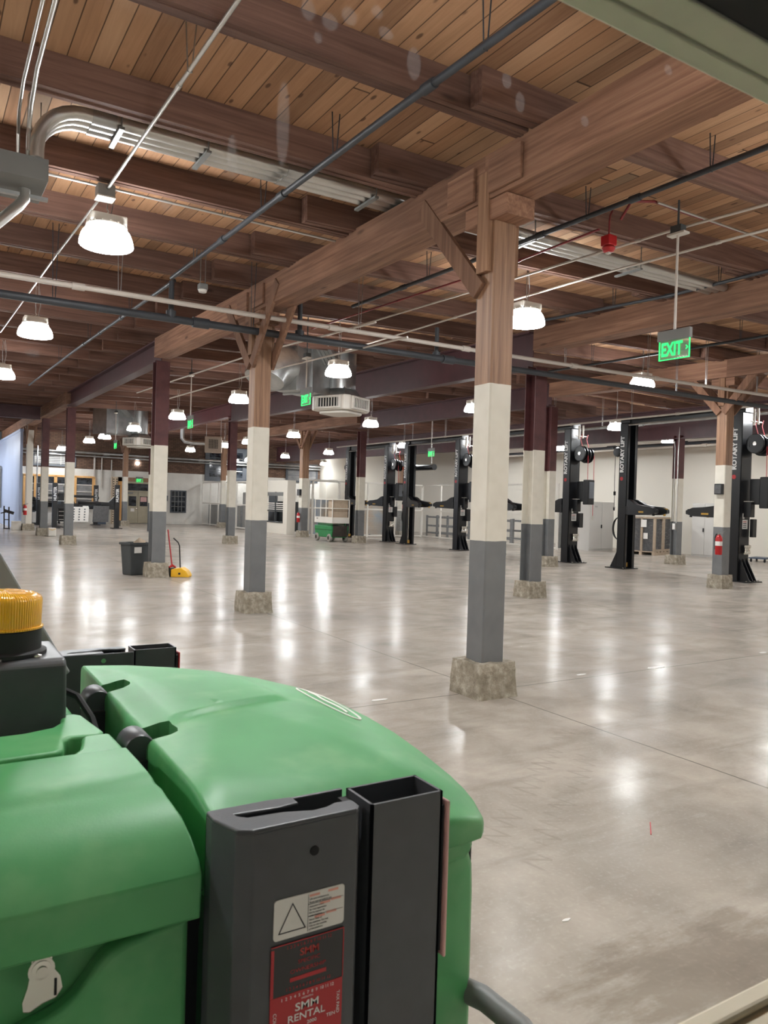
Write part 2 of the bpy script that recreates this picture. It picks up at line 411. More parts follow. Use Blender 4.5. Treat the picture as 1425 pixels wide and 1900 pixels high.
def green_mat():
    t = NT('green moulded plastic'); v = t.coord(); n = t.noise(v, 4, 3); g = t.noise(v, 260, 2)
    c = t.ramp(n, [(.3, rgb(66,142,84)), (.7, rgb(82,160,99))])
    c = t.mix(t.math('MULTIPLY', t.step(t.noise(v, 9, 4), .5, .75), .22), c, rgb(150,190,140))
    t.bsdf(c, .46, 0, t.bump(g, .12, .0012), .5); return t.m
M['green'] = green_mat()
M['greenpaint'] = simple('green machine paint', rgb(40,128,72), .4, 0, .1, 10)
def amber():
    t = NT('amber beacon lens'); v = t.coord(); x, y, z = t.xyz(v)[:3]
    a = t.math('ARCTAN2', y, x); ribs = t.math('SINE', t.math('MULTIPLY', a, 90.))
    t.bsdf(rgb(255,186,24), .16, 0, t.bump(ribs, .35, .0015), .6, 0, None, 0, .22); return t.m
M['amber'] = amber()
def emit(name, c, s, rough=.4):
    t = NT(name); t.bsdf(c, rough, 0, None, .4, 0, c, s); return t.m
LAMP_E = 112.0
M['lamp'] = emit('glowing acrylic reflector', (.97, .985, 1, 1), LAMP_E*.62)
M['lens'] = emit('glowing lamp lens', (.97, .985, 1, 1), LAMP_E*1.9)
M['exit_green'] = emit('lit green legend', rgb(30,230,110), 1.6)
def acrylic():
    t = NT('edge-lit clear panel'); b = t.bsdf(rgb(210,240,220), .05, 0, None, .5, 0, rgb(60,220,130), .04, 0, .22); return t.m
M['acrylic'] = acrylic()
def mesh_screen():
    t = NT('fine wire mesh'); v = t.coord(); x, y, z = t.xyz(v)[:3]
    d = t.n('ShaderNodeBsdfTransparent'); p = t.n('ShaderNodeBsdfPrincipled'); p.inputs['Base Color'].default_value = rgb(224,222,216); p.inputs['Roughness'].default_value = .5
    def ln(q): return t.math('LESS_THAN', t.math('MODULO', t.math('ADD', q, 100.), .05), .0045)
    m_ = t.math('MAXIMUM', ln(t.math('ADD', x, y)), ln(z))
    mx = t.n('ShaderNodeMixShader'); t.l(m_, mx.inputs[0]); t.l(d.outputs[0], mx.inputs[1]); t.l(p.outputs[0], mx.inputs[2]); t.l(mx.outputs[0], t.out.inputs[0]); return t.m
M['mesh'] = mesh_screen()
def pane():
    t = NT('clear window pane'); d = t.n('ShaderNodeBsdfTransparent'); d.inputs[0].default_value = (.985, .99, .985, 1)
    g = t.n('ShaderNodeBsdfGlossy'); g.inputs['Roughness'].default_value = .02
    mx = t.n('ShaderNodeMixShader'); mx.inputs[0].default_value = .012
    t.l(d.outputs[0], mx.inputs[1]); t.l(g.outputs[0], mx.inputs[2]); t.l(mx.outputs[0], t.out.inputs[0]); return t.m
M['pane'] = pane()
def film():
    t = NT('stretch film'); d = t.n('ShaderNodeBsdfTransparent'); g = t.n('ShaderNodeBsdfGlossy'); g.inputs['Roughness'].default_value = .12
    v = t.coord(); f = t.step(t.noise(t.scale(v, (1, 1, 4)), 4, 4, .6, 1.5), .5, .75)
    mx = t.n('ShaderNodeMixShader'); t.l(t.math('MULTIPLY', f, .45), mx.inputs[0]); t.l(d.outputs[0], mx.inputs[1]); t.l(g.outputs[0], mx.inputs[2]); t.l(mx.outputs[0], t.out.inputs[0]); return t.m
M['film'] = film()
def pale_spot():
    t = NT('pale spot on glass'); d = t.n('ShaderNodeBsdfTransparent'); g = t.n('ShaderNodeBsdfTranslucent'); g.inputs[0].default_value = (.9, .9, .92, 1)
    mx = t.n('ShaderNodeMixShader'); mx.inputs[0].default_value = .06
    t.l(d.outputs[0], mx.inputs[1]); t.l(g.outputs[0], mx.inputs[2]); t.l(mx.outputs[0], t.out.inputs[0]); return t.m
M['pale_spot'] = pale_spot()

w = bpy.data.worlds.new('world'); SC.world = w; w.use_nodes = True
w.node_tree.nodes['Background'].inputs[0].default_value = (.9, .95, 1, 1); w.node_tree.nodes['Background'].inputs[1].default_value = .06
# ------------------------------------------------------------------ room shell
struct(MB().box(-6, 24, -1, 47, -.2, 0).build('floor', M['floor']))
def ceiling():
    b = MB(); xs = [-6, -1, 3.74, 8.7, 13.6, 18.6, 24]; ys = [-1, 3, 6.5, 10, 14, 18, 23, 34, 47]
    n = len(ys)
    for dz in (0, .09):
        for x in xs:
            for y in ys: b.v.append((x, y, zj(x, y)+.242+dz))
    N = len(xs)*n
    for i in range(len(xs)-1):
        for j in range(n-1):
            a = i*n+j; b.f.append((a, a+1, a+n+1, a+n)); b.f.append((a+N, a+n+N, a+n+1+N, a+1+N))
    struct(b.build('ceiling', M['deck']))
ceiling()
YW, XW = 43.0, 23.6
struct(MB().box(3.75, 24, YW, YW+.3, 0, 5.1).build('wall_back', M['backwall'], loc=(0, YW, 0)))
struct(MB().box(XW, XW+.2, -1, YW, 0, 5.0).build('wall_right', M['wall']))
struct(MB().box(-6.2, -6, -1, 60, 0, 4.8).build('wall_left_bounce', M['wall']))  # unseen wall, added to bounce lamp light into the hall
# wall between the photographer's booth and the hall, opened by the window
FY0, FY1 = .30, .40
b = MB(); b.box(-6, 24, FY0, FY1, 0, 1.02); b.box(-6, 24, FY0, FY1, 1.90, 4.6); b.box(-6, -.6, FY0, FY1, 1.02, 1.90); b.box(1.5, 24, FY0, FY1, 1.02, 1.90)
struct(b.build('wall_front', M['wall']))
# the window he looks through: cream head, black gasket, sill, pane
fr = MB()
fr.box(-.6, 1.5, .381, .402, 1.834, 1.90); fr.box(-.6, 1.5, .352, .381, 1.836, 1.90)
fr.box(-.60, -.55, .352, .402, 1.066, 1.834); fr.box(1.45, 1.50, .352, .402, 1.066, 1.834)
wf = struct(fr.build('window_1', M['beige'], bevel=.002))
sl = MB(); sl.box(-.6, 1.5, .26, .402, 1.0, 1.058); sl.box(-.6, 1.5, .384, .402, 1.058, 1.066); sl.box(-.6, 1.5, .345, .352, 1.058, 1.064)
sl.build('window_sill', M['sillpaint'], wf, bevel=.003)
MB().box(-.6, 1.5, .315, .352, 1.838, 1.90).build('gasket', M['rubber'], wf)
g2 = MB(); g2.box(-.6, 1.5, .285, .315, 1.836, 1.92); g2.box(-.6, 1.5, .262, .270, 1.836, 1.92); g2.build('inner_head', M['darkgrey'], wf)
pn = MB().box(-.55, 1.45, .377, .381, 1.066, 1.834).build('pane', M['pane'], wf)
sp = MB()
for (px, py, rx, ry) in [(572, 18, 11, 16), (612, 40, 13, 13), (648, 30, 12, 14), (716, 62, 12, 10), (768, 118, 12, 26), (700, 22, 9, 10), (590, 70, 7, 9), (940, 150, 9, 12), (965, 190, 9, 16), (1085, 225, 8, 9), (525, 230, 10, 70), (430, 290, 7, 36), (310, 380, 10, 10), (60, 655, 10, 6), (1240, 130, 8, 8)]:
    c_ = aty(px, py, .376); k_ = (c_-CAM).length/F_PX
    q_ = [(c_.x+k_*rx*math.cos(2*PI*i/20)*1.1, .376, c_.z+k_*ry*math.sin(2*PI*i/20)) for i in range(20)]
    sp.add(q_, [tuple(range(20))])
sp.build('glass_spot', M['pale_spot'], pn, fix=False)  # faint translucent pale discs on the pane

# ------------------------------------------------------------------ joists
PH, SP = 4.28, 1.345
BAYS = [(-5.9, 3.75, 0), (3.20, 8.72, -.15), (8.1, 13.65, 0), (13.0, 18.6, -.15), (18.0, 23.55, 0)]
BAYN = ['left of the first girder line', 'between the first and second girder lines', 'between the second and third girder lines',
        'between the third and fourth girder lines', 'between the fourth girder line and the white wall']
for bi, (x0, x1, dy) in enumerate(BAYS):
    for k in range(-3, 29):
        y = PH+SP*k+dy
        if y > YW-.2 or y < .6: continue
        q = MB(); za, zb = zj(x0, y), zj(x1, y)
        for pl in range(3):
            o_ = [0, .006, -.004][pl]*(1 if k % 2 else -1)
            q.bar((x0, y+.022+pl*.044, za+.121+o_), (x1, y+.022+pl*.044, zb+.121+o_), .0415, .242)
        o = q.build('ceiling_joist', M['joist'], loc=(x0, y, za))
        tag(o, 'three-ply brown wooden ceiling joist ' + BAYN[bi], 'joist', 'joists ' + BAYN[bi])

# ------------------------------------------------------------------ girders and beams
def wood_girder(X, y0, y1, label, w=.30, h=.35):
    q = MB(); n = max(1, int((y1-y0)/4)); 
    for i in range(n):
        a, c = y0+(y1-y0)*i/n, y0+(y1-y0)*(i+1)/n
        q.bar((X, a, zj(X, a)-h/2), (X, c, zj(X, c)-h/2), w, h)
    o = q.build('wooden_girder', M['girder'], loc=(X, y0, zj(X, y0)-h)); tag(o, label, 'girder'); return o
def steel_girder(X, y0, y1, h, label, mat='steel', w=.22):
    ti = .016; q = MB()
    def P(y, d): return (X, y, zj(X, y)-d)
    q.bar(P(y0, .02), P(y1, .02), w, .03); q.bar(P(y0, h-.015), P(y1, h-.015), w, .03); q.bar(P(y0, h/2), P(y1, h/2), ti, h-.05)
    o = q.build('steel_beam', M[mat], loc=(X, y0, zj(X, y0)-h)); tag(o, label, 'beam')
    nb = MB(); nb.bar((X, y0, zj(X, y0)+.005), (X, y1, zj(X, y1)+.005), .14, .03)
    nb.build('timber_nailer', M['joist'], o, loc=o.location).location = (0, 0, 0)
    return o
R0, R1, R2, R3 = 3.893, 8.80, 13.70, 18.60
wood_girder(R0, .42, 4.765, 'wooden girder overhead from window head to the nearest post')
wood_girder(R0, 4.765, 9.55, 'wooden girder between the nearest post and the second braced post')
wood_girder(R0, 9.55, 14.40, 'wooden girder from second braced post to the post beside the bin')
steel_girder(R0, 14.45, 24.1, .42, 'maroon steel beam above the bin and yellow dustpan')
wood_girder(R0, 24.1, 29.0, 'short wooden girder just beyond the first maroon beam')
wood_girder(R0, 29.0, 42.95, 'far wooden girder ending at the blue sheeting')
wood_girder(R1, .42, 5.0, 'wooden girder of second row near the EXIT sign')
wood_girder(R1, 5.0, 9.6, 'wooden girder running back to the maroon post behind EXIT sign')
steel_girder(R1, 9.75, 24.1, .62, 'deep maroon steel beam behind the hanging air diffuser')
steel_girder(R1, 24.15, 33.8, .46, 'brighter red steel beam behind the small hanging EXIT sign', 'steel_red')
wood_girder(R1, 33.8, 42.95, 'wooden girder above the double doors')
wood_girder(R2, .42, 9.45, 'wooden girder above the braced post with the red extinguisher')
wood_girder(R2, 9.45, 14.40, 'third-row wooden girder left of the braced post')
steel_girder(R2, 14.45, 24.2, .56, 'maroon steel beam above the second and third car lifts')
wood_girder(R2, 24.2, 42.95, 'wooden girder running over the scissor lift to back wall')
steel_girder(R3, 1.0, 42.95, .86, 'deep maroon beam behind the car lifts along white wall')
def cross_beam():
    q = MB(); y = 29.2; z = zj(0, y)
    q.box(-6, 3.72, y-.11, y+.11, z-.03, z); q.box(-6, 3.72, y-.11, y+.11, z-.44, z-.41); q.box(-6, 3.72, y-.01, y+.01, z-.41, z-.03)
    tag(q.build('steel_beam', M['steel'], loc=(-6, y, z-.44)), 'maroon crossbeam at far left butting into the wooden girder', 'beam')
cross_beam()

# ------------------------------------------------------------------ columns
def footing(p, s=.25, h=.27):
    bm = bmesh.new(); bmesh.ops.create_cube(bm, size=1)
    bmesh.ops.subdivide_edges(bm, edges=bm.edges, cuts=4, use_grid_fill=True)
    for v in bm.verts:
        x, y, z = v.co; t = z+.5
        k = s*2*(1.03-.08*t)
        n = Vector((math.sin(x*37+p.location.x*3)+math.cos(z*29), math.cos(y*31+z*17), 0))*.006
        v.co = Vector((x*k, y*k, t*h)) + (n if t > .05 else Vector())
        if t > .9: v.co.z += .006*math.sin(x*40+y*23)
    me = bpy.data.meshes.new('footing'); bm.to_mesh(me); bm.free(); me.materials.append(M['concrete'])
    o = bpy.data.objects.new('footing', me); COL.objects.link(o); o.parent = p; return o
def column(px, py, kind, label, w=.235, girder=.35, foot=True, fs=.19, braces=(), brace_faces=(-1, 1), ztop=None, X=None, Y=None, cleat=True, paint=None):
    p = atz(px, py) if X is None else Vector((X, Y, 0))
    root = empty('wooden_post' if kind == 'wood' else 'steel_post', (p.x, p.y, 0), label, 'column')
    zt = (zj(p.x, p.y)-girder) if ztop is None else ztop
    z0 = .25 if foot else 0
    if kind == 'wood':
        q = MB(); h = w/2; ch = .012
        q.prism([(-h+ch, -h), (h-ch, -h), (h, -h+ch), (h, h-ch), (h-ch, h), (-h+ch, h), (-h, h-ch), (-h, -h+ch)], z0, zt, 'z')
        q.build('post', M[paint or 'post_wood'], root)
        if cleat:
            q = MB(); q.box(-h-.05, -h-.002, -.075, .06, zt-.55, zt+.22); q.box(h+.002, h+.05, -.075, .06, zt-.55, zt+.22); q.build('cleat', M['board_z'], root, bevel=.004)
            q = MB(); q.box(-.14, .14, -.27, .24, zt-.16, zt-.003); 
            q.build('bolster', M['girder'], root, bevel=.006)
            q = MB(); q.box(-.185, -.152, -.46, -.09, zt+.03, zt+.29); q.box(-.185, -.152, .09, .44, zt+.03, zt+.29); q.build('splice_plate', M['girder'], root, bevel=.008)
    else:
        q = MB(); h = w/2
        q.box(-h, h, -h, -h+.014, z0, zt); q.box(-h, h, h-.014, h, z0, zt); q.box(-.007, .007, -h+.014, h-.014, z0, zt)
        q.build('post', M['post_steel'], root)
        q = MB(); q.box(-h-.05, h+.05, -h-.04, h+.04, z0-.012, z0+.002); q.build('base_plate', M['greybox'], root)
    for sgn in braces:
        for fc in brace_faces:
            q = MB(); x = fc*(w/2+.022)
            q.bar((x, sgn*.04, zt-.68), (x + fc*.012, sgn*.86, zt+.22), .042, .15)
            q.build('knee_brace', M['brace'], root, bevel=.004)
    if foot: footing(root, fs)
    return root
col0 = column(0, 0, 'wood', 'nearest brown, white and grey post on a chipped concrete block', w=.215, fs=.185, braces=(1,), brace_faces=(-1,), X=3.893, Y=4.775)
column(0, 0, 'wood', 'second post in the nearest row, with three-way timber braces', w=.225, fs=.19, braces=(1, -1), X=3.895, Y=9.62)
column(0, 0, 'steel', 'grey and white post standing beside the black bin', w=.25, girder=.42, fs=.19, X=3.893, Y=14.44)
column(126, 1010, 'steel', 'maroon-topped post between the far bin-side post and the alignment lift', girder=.42, fs=.21)
column(80, 993.5, 'steel', 'far left maroon-topped post with a white bucket beside its footing', fs=.22)
column(0, 0, 'wood', 'white post at blue sheeting with small red extinguisher', fs=.22, braces=(1, -1), X=3.95, Y=33.75, paint='post_white')
column(0, 0, 'steel', 'maroon-topped post right of the nearest post, in line behind it', w=.25, girder=.62, fs=.19, X=8.80, Y=9.66)
column(426.5, 1009, 'steel', 'dark maroon-topped post in front of the white wire cage', girder=.46, fs=.2)
column(279.3, 986, 'steel', 'red-topped post without a footing before the double doors', foot=False, girder=.46)
column(230, 976, 'wood', 'brown-topped post left of the grey double doors', fs=.21, braces=(1, -1))
column(412, 978.6, 'wood', 'brown-topped post standing inside the wire cage', fs=.22)
column(1335.3, 1091, 'wood', 'braced post carrying the bright red fire extinguisher', w=.23, fs=.17, braces=(1, -1))
column(1014.7, 1051, 'steel', 'maroon-topped post just behind the second-row maroon post', w=.22, girder=.56, fs=.2)
column(666, 1007.5, 'steel', 'dark post beside the green scissor lift', w=.25, girder=.56, fs=.2)
column(561, 996.5, 'wood', 'braced post with black box at the wire cage opening', w=.3, fs=.2, braces=(1, -1))
column(1252.5, 1047, 'steel', 'maroon-topped post with conduits in front of shrink-wrapped pallet', w=.22, girder=.86, fs=.2)
column(743.3, 996, 'wood', 'braced post between the far car lifts', w=.3, girder=.86, fs=.2, braces=(1, -1))

# ------------------------------------------------------------------ back wall windows and door
def band_window():
    fr = MB(); x0, x1, z0, z1 = 4.75, 8.2, .88, 2.42; y0, y1 = YW-.12, YW+.01
    fr.box(x0, x1, y0, y1, z0-.06, z0+.03); fr.box(x0, x1, y0, y1, z1-.04, z1+.06)
    for x in (4.75, 5.25, 6.2, 7.15, 8.08): fr.box(x, x+.15, y0, y1, z0, z1)
    w_ = struct(fr.build('window_2', M['pine']))
    gl = MB(); gl.box(x0, x1, YW-.045, YW-.03, z0, z1); gl.build('pane', M['hazy'], w_)
    tp = MB()
    for a, c in ((4.9, 5.25), (5.4, 6.2), (6.35, 7.15), (7.3, 8.08)): tp.box(a, c, YW-.05, YW-.047, z1-.42, z1-.05)
    tp.build('upper_pane', M['night'], w_)
    mu = MB()
    for z in (1.27, 1.65, 2.01): mu.box(x0, x1, YW-.075, YW-.047, z-.02, z+.02)
    mu.build('glazing_bar', M['white'], w_)
band_window()
def muntin_window(n, x0, x1, z0, z1, cols, rows, fmat, gmat, bmat, fw=.06):
    fr = MB(); y0, y1 = YW-.07, YW+.01
    fr.box(x0-fw, x1+fw, y0, y1, z0-fw, z0); fr.box(x0-fw, x1+fw, y0, y1, z1, z1+fw); fr.box(x0-fw, x0, y0, y1, z0, z1); fr.box(x1, x1+fw, y0, y1, z0, z1)
    w_ = struct(fr.build('window_%d' % n, M[fmat]))
    MB().box(x0, x1, YW-.03, YW-.015, z0, z1).build('pane', M[gmat], w_)
    mu = MB()
    for i in range(1, cols): x = x0+(x1-x0)*i/cols; mu.box(x-.014, x+.014, YW-.045, YW-.028, z0, z1)
    for j in range(1, rows): z = z0+(z1-z0)*j/rows; mu.box(x0, x1, YW-.047, YW-.028, z-.016, z+.016)
    mu.build('glazing_bar', M[bmat], w_)
muntin_window(3, 12.32, 13.10, .70, 1.83, 4, 4, 'winslate', 'night', 'greybox')
muntin_window(4, 14.45, 15.2, 2.75, 4.2, 1, 4, 'winslate', 'night', 'winslate', .25)
muntin_window(5, 15.95, 16.45, 2.75, 4.2, 1, 4, 'winslate', 'night', 'white', .25)
muntin_window(6, 16.95, 17.6, 2.75, 4.2, 1, 4, 'winslate', 'night', 'white', .25)
muntin_window(7, 19.35, 20.15, 2.75, 3.65, 1, 3, 'winslate', 'hazy', 'winslate', .12)
muntin_window(8, 20.75, 21.25, 2.75, 3.65, 1, 3, 'winslate', 'hazy', 'winslate', .12)
muntin_window(9, 5.25, 7.15, 3.02, 3.62, 3, 7, 'slate', 'hazy', 'white', .1)
def double_door():
    x0, x1 = 9.88, 11.09; zt = 1.74
    fr = MB(); fr.box(x0-.07, x1+.07, YW-.10, YW+.01, 2.18, 2.26); fr.box(x0-.07, x0, YW-.10, YW+.01, 0, 2.18); fr.box(x1, x1+.07, YW-.10, YW+.01, 0, 2.18); fr.box(x0, x1, YW-.10, YW+.01, zt, zt+.06)
    d = struct(fr.build('door_1', M['door']))
    MB().box(x0, x1, YW-.04, YW-.02, zt+.06, 2.18).build('transom_pane', M['night'], d)
    xm = (x0+x1)/2
    for a, c in ((x0+.01, xm-.006), (xm+.006, x1-.01)):
        lf = MB().box(a, c, YW-.07, YW-.03, .03, zt-.01).build('door_leaf', M['door'], d, bevel=.004)
        MB().box(a+.09, c-.09, YW-.078, YW-.068, .96, 1.49).build('pane', M['night'], lf)
    kn = MB().lathe([(.0, -.06), (.035, -.05), (.035, -.02), (.015, 0)], 12, (xm-.08, YW-.07, .82), 'y').build('knob', M['chrome'], d, True)
    MB().box(x0+.22, x0+.42, YW-.076, YW-.07, .66, .83).build('notice', M['paper'], d)
    MB().box(xm+.13, xm+.46, YW-.084, YW-.079, 1.2, 1.46).build('notice', M['pink'], d)
    MB().box(x0+.05, x0+.32, YW-.14, YW-.07, 1.62, 1.70).build('door_closer', M['greybox'], d)
    MB().box(x0-.62, x0-.08, YW-.06, YW, 0, 2.5).build('pine_surround', M['pine'], d)
    q = MB(); q.box(x1+.08, x1+.3, YW-.06, YW, 0, 2.5); q.box(x0-.62, x1+.3, YW-.06, YW, 2.28, 2.5); q.build('pine_surround', M['pale_ply'], d)
double_door()
# white boxed corner at the far right of the back wall
struct(MB().box(21.55, XW, YW-.9, YW, 0, 4.85).build('trim_1', M['wall']))
# blue sheeted partition on the left
pt = struct(MB().box(3.62, 3.72, 33.95, 62, 0, 4.0).build('partition_wall', M['bluewall']))
q = MB(); q.box(3.60, 3.74, 33.93, 62, 3.96, 4.06); q.build('top_rail', M['bluewall'], pt)
# ------------------------------------------------------------------ high-bay lamps
def make_lamp():
    r = empty('high_bay_lamp', (0, 0, 0), 'lamp', 'ceiling lamp', 'high bay lamps')
    # origin = bottom centre of the bell
    MB().lathe([(.196, .0), (.222, .004), (.232, .016), (.229, .05), (.218, .09), (.200, .128), (.176, .158), (.156, .170)], 28).build('bell_reflector', M['lamp'], r, True, ang=60)
    MB().lathe([(0, -.006), (.10, -.005), (.17, -.002), (.198, .002)], 28).build('lens', M['lens'], r, True, ang=60)
    rim = MB(); rim.lathe([(.152, .170), (.176, .172), (.176, .184), (.15, .188), (.10, .19)], 28)
    for k in range(16):
        a = 2*PI*k/16; rim.box(.166*math.cos(a)-.008, .166*math.cos(a)+.008, .166*math.sin(a)-.008, .166*math.sin(a)+.008, .180, .198)
    rim.build('rim', M['offwhite'], r)
    MB().box(-.155, .155, -.11, .11, .19, .272).build('driver_housing', M['offwhite'], r, bevel=.012)
    hk = MB(); hk.tube([(-.06, 0, .272), (-.05, 0, .295), (.05, 0, .295), (.06, 0, .272)], .007, 6); hk.tube([(0, 0, .295), (.012, 0, .32), (0, 0, .34)], .006, 6); hk.build('hook', M['offwhite'], r)
    return r
lamp0 = make_lamp()
first_lamp = True
def place_lamp(x, y, label, zb=3.70):
    global first_lamp
    if first_lamp: o = lamp0; first_lamp = False
    else: o = dup(lamp0)
    o.location = (x, y, zb); o['label'] = label
    zt = zj(x, y)+.225-zb
    c = MB(); n = 7
    c.tube([(.004*math.sin(i*2.2), .003*math.cos(i*1.7), .33+(zt-.33)*i/n) for i in range(n+1)], .005, 5)
    c.tube([(.03, .02, .27), (.05+.02, .03, .27+(zt-.27)*.4), (.02, .01, zt)], .004, 5)
    c.build('chain', M['galv'], o)
ROWS = [('row over left aisle', [(1.43, 7.23), (1.43, 11.95), (1.43, 16.7), (1.43, 21.6), (1.43, 2.35)]),
        ('row behind first girder line', [(6.33, 7.17), (6.33, 12.03), (6.33, 16.87), (6.33, 21.7), (6.33, 26.7), (6.33, 31.4), (6.33, 34.5), (6.33, 41.6), (6.33, 2.35)]),
        ('row behind second girder line', [(11.85, 10.06), (11.2, 14.4), (11.26, 19.3), (11.26, 24.6), (11.3, 29.0), (11.33, 31.8), (11.25, 36.3), (11.2, 4.6)]),
        ('row before fourth girder line', [(16.45, 14.8), (16.3, 20.2), (16.35, 25.4), (16.4, 31.9), (16.4, 36.8), (16.4, 41.9), (16.3, 9.9), (16.3, 4.9)]),
        ('row along white wall', [(20.55, 16.3), (20.9, 21.5), (21.0, 26.6), (21.1, 41.6), (20.8, 10.4), (20.8, 5.4)]),
        ('unseen row added beyond left aisle', [(-3.5, 2.4), (-3.5, 7.2), (-3.5, 12.0), (-3.5, 17.)]),  # out-of-view lamps, added for the light they give the hall
        ('unseen row added to light blue sheeting', [(1.5, 35.8), (1.6, 38.7), (1.7, 41.6), (-1.4, 40.)])]  # unseen lamps added to brighten the blue partition
for rn, pts in ROWS:  # frontmost lamps of each row hang out of view, added for light
    pts = sorted(pts, key=lambda p: p[1])
    for i, (x, y) in enumerate(pts):
        place_lamp(x, y, zb=3.85 if (x, y) == (11.85, 10.06) else 3.70, label='bell-shaped high-bay lamp, %s from the front in %s' % (ORD[i], rn))

# ------------------------------------------------------------------ pipes and conduits
def pipe(name, pts, r, mat, label, cat='pipe', hang=(), n=10, fit=(), rod='galv', group=None):
    q = MB(); q.tube(pts, r, n)
    for f_ in fit:            # couplings at fractions of the run
        i = f_*(len(pts)-1); k = min(int(i), len(pts)-2); t = i-k
        a = Vector(pts[k]).lerp(Vector(pts[k+1]), t); d = (Vector(pts[k+1])-Vector(pts[k])).normalized()
        q.tube([a-d*r*2.2, a+d*r*2.2], r*1.38, n)
    o = q.build(name, M[mat], None, True, loc=pts[0]); tag(o, label, cat, group)
    for h in hang:
        i = h*(len(pts)-1); k = min(int(i), len(pts)-2); t = i-k
        a = Vector(pts[k]).lerp(Vector(pts[k+1]), t) - Vector(pts[0]); X, Y = pts[0][0]+a.x, pts[0][1]+a.y
        zt = zj(X, Y)+.24-pts[0][2]
        if zt > a.z+.02:
            hq = MB(); hq.tube([(a.x-.03, a.y, zt), (a.x-.012, a.y, a.z-r), (a.x+.012, a.y, a.z-r), (a.x+.035, a.y, zt)], .005, 5)
            hq.build('hanger_rod', M[rod], o)
    return o
pipe('sprinkler_pipe', [(2.80, 2.2, 4.12), (2.70, 4.4, 4.11), (2.66, 6.5, 4.12), (2.60, 9.3, 4.12)], .026, 'darkpipe', 'dark sprinkler pipe crossing overhead from top to the white pipe', hang=(.2, .47, .68, .9), fit=(.28, .62, .8), rod='darkpipe')
pipe('sprinkler_pipe', [(2.66, 9.4, 4.12), (2.63, 13, 4.2), (2.60, 16, 4.26), (2.52, 22, 4.3)], .024, 'darkpipe', 'dark sprinkler branch running on beyond the black main pipe', hang=(.2, .5, .75), fit=(.25, .4, .55), rod='darkpipe')
pipe('sprinkler_pipe', [(5.40, 2.2, 4.22), (5.33, 4.5, 4.21), (5.25, 6.5, 4.2), (5.14, 9.4, 4.2)], .024, 'darkpipe', 'dark sprinkler pipe passing above the nearest post top', hang=(.25, .45, .8), fit=(.36, .55, .86), rod='darkpipe')
pipe('sprinkler_pipe', [(8.35, 3.0, 4.28), (8.35, 6.7, 4.3), (8.0, 8.7, 4.3)], .022, 'darkpipe', 'thin dark pipe behind the EXIT sign stem', hang=(.4, .7), fit=(.5,), rod='darkpipe')
pipe('sprinkler_pipe', [(11.6, 5., 4.32), (11.5, 8.5, 4.34), (11.3, 12.5, 4.36)], .024, 'darkpipe', 'dark pipe below the deck right of the EXIT sign', hang=(.4, .8), fit=(.6,), rod='darkpipe')
# big black main with risers
bm_ = pipe('fire_main_pipe', [(-2, 9.38, 3.64), (.8, 9.36, 3.64), (5, 9.33, 3.645), (8.6, 9.3, 3.65), (16.8, 9.3, 3.67)], .046, 'darkpipe', 'thick black main pipe below the white pipe', hang=(.28, .42, .66, .85), fit=(.05, .38, .62), rod='darkpipe')
for x in (2.62, 4.33, 6.55):
    q = MB(); q.tube([(x+2, -.02, 0), (x+2, -.02, .46)], .032, 10); q.tube([(x+2, -.02, .0), (x+2, -.02, .1)], .06, 10); q.build('riser', M['darkpipe'], bm_, True)
pipe('white_pipe', [(-2, 9.12, 3.79), (3.5, 9.12, 3.79), (8.5, 9.1, 3.80), (13.3, 9.0, 3.81), (16, 8.95, 3.82)], .030, 'whitepipe', 'long white pipe crossing the hall in front of the posts', hang=(.18, .33, .43, .52, .62, .7, .8, .87, .93), fit=(.16, .31, .42, .53, .63))
# conduits running with the girders
pipe('conduit', [(1.46, 2.2, 4.16), (1.42, 4.8, 4.15), (1.38, 7.0, 4.13)], .014, 'emt', 'bright conduit descending from the top edge to the square junction box', hang=(.5,), fit=(.55,))
pipe('conduit', [(1.37, 7.06, 4.12), (1.33, 9.3, 4.18), (1.22, 14.7, 4.22)], .012, 'emt', 'bright conduit continuing past the nearest lamp', fit=(.5,))
q = MB().box(1.30, 1.44, 6.96, 7.10, 4.06, 4.16).build('junction_box', M['greybox'], None, loc=(1.37, 7.03, 4.06)); tag(q, 'square junction box on the conduit above the nearest lamp', 'junction box')
MB().box(-.075, .075, -.075, .075, -.012, 0).build('cover_plate', M['offwhite'], q)
pipe('conduit', [(.7, 7.14, 4.2), (2.1, 7.16, 4.2), (3.7, 7.18, 4.2)], .012, 'emt', 'thin conduit crossing right from the square junction box', hang=(.62,))
# triple large conduits with bends into the grey box
for i, (y, zc) in enumerate([(6.085, 4.295), (6.195, 4.30), (6.305, 4.305)]):
    R_ = .32; pts = [(.71, y, 3.89), (.71, y, zc-R_)] + [(.71+R_-R_*math.cos(a), y, zc-R_+R_*math.sin(a)) for a in [PI/2*k/7 for k in range(1, 8)]] + [(3.6, y, zc+.0), (8.62, y, zc+.02)]
    o = pipe('large_conduit', pts, .050, 'emt', '%s of the three thick silver conduits bending into the grey box' % ['nearest', 'middle', 'farthest'][i], 'conduit', group=None, n=16)
    q = MB()
    for x in (.98, 2.55): q.tube([(x+.10-.71, 0, zc-3.89), (x+.27-.71, 0, zc-3.89)], .058, 16)
    q.build('coupling', M['galv'], o, True)
    if i == 0:
        q = MB()
        for x in (1.28, 1.95, 3.5, 5.4, 7.0):
            q.box(x-.71-.02, x-.71+.02, -.08, .30, zc-3.89-.072, zc-3.89-.052); q.tube([(x-.71, -.07, zc-3.89-.06), (x-.71, -.07, zj(x, y)+.2-3.89)], .006, 5)
        q.build('strut_hanger', M['greybox'], o)
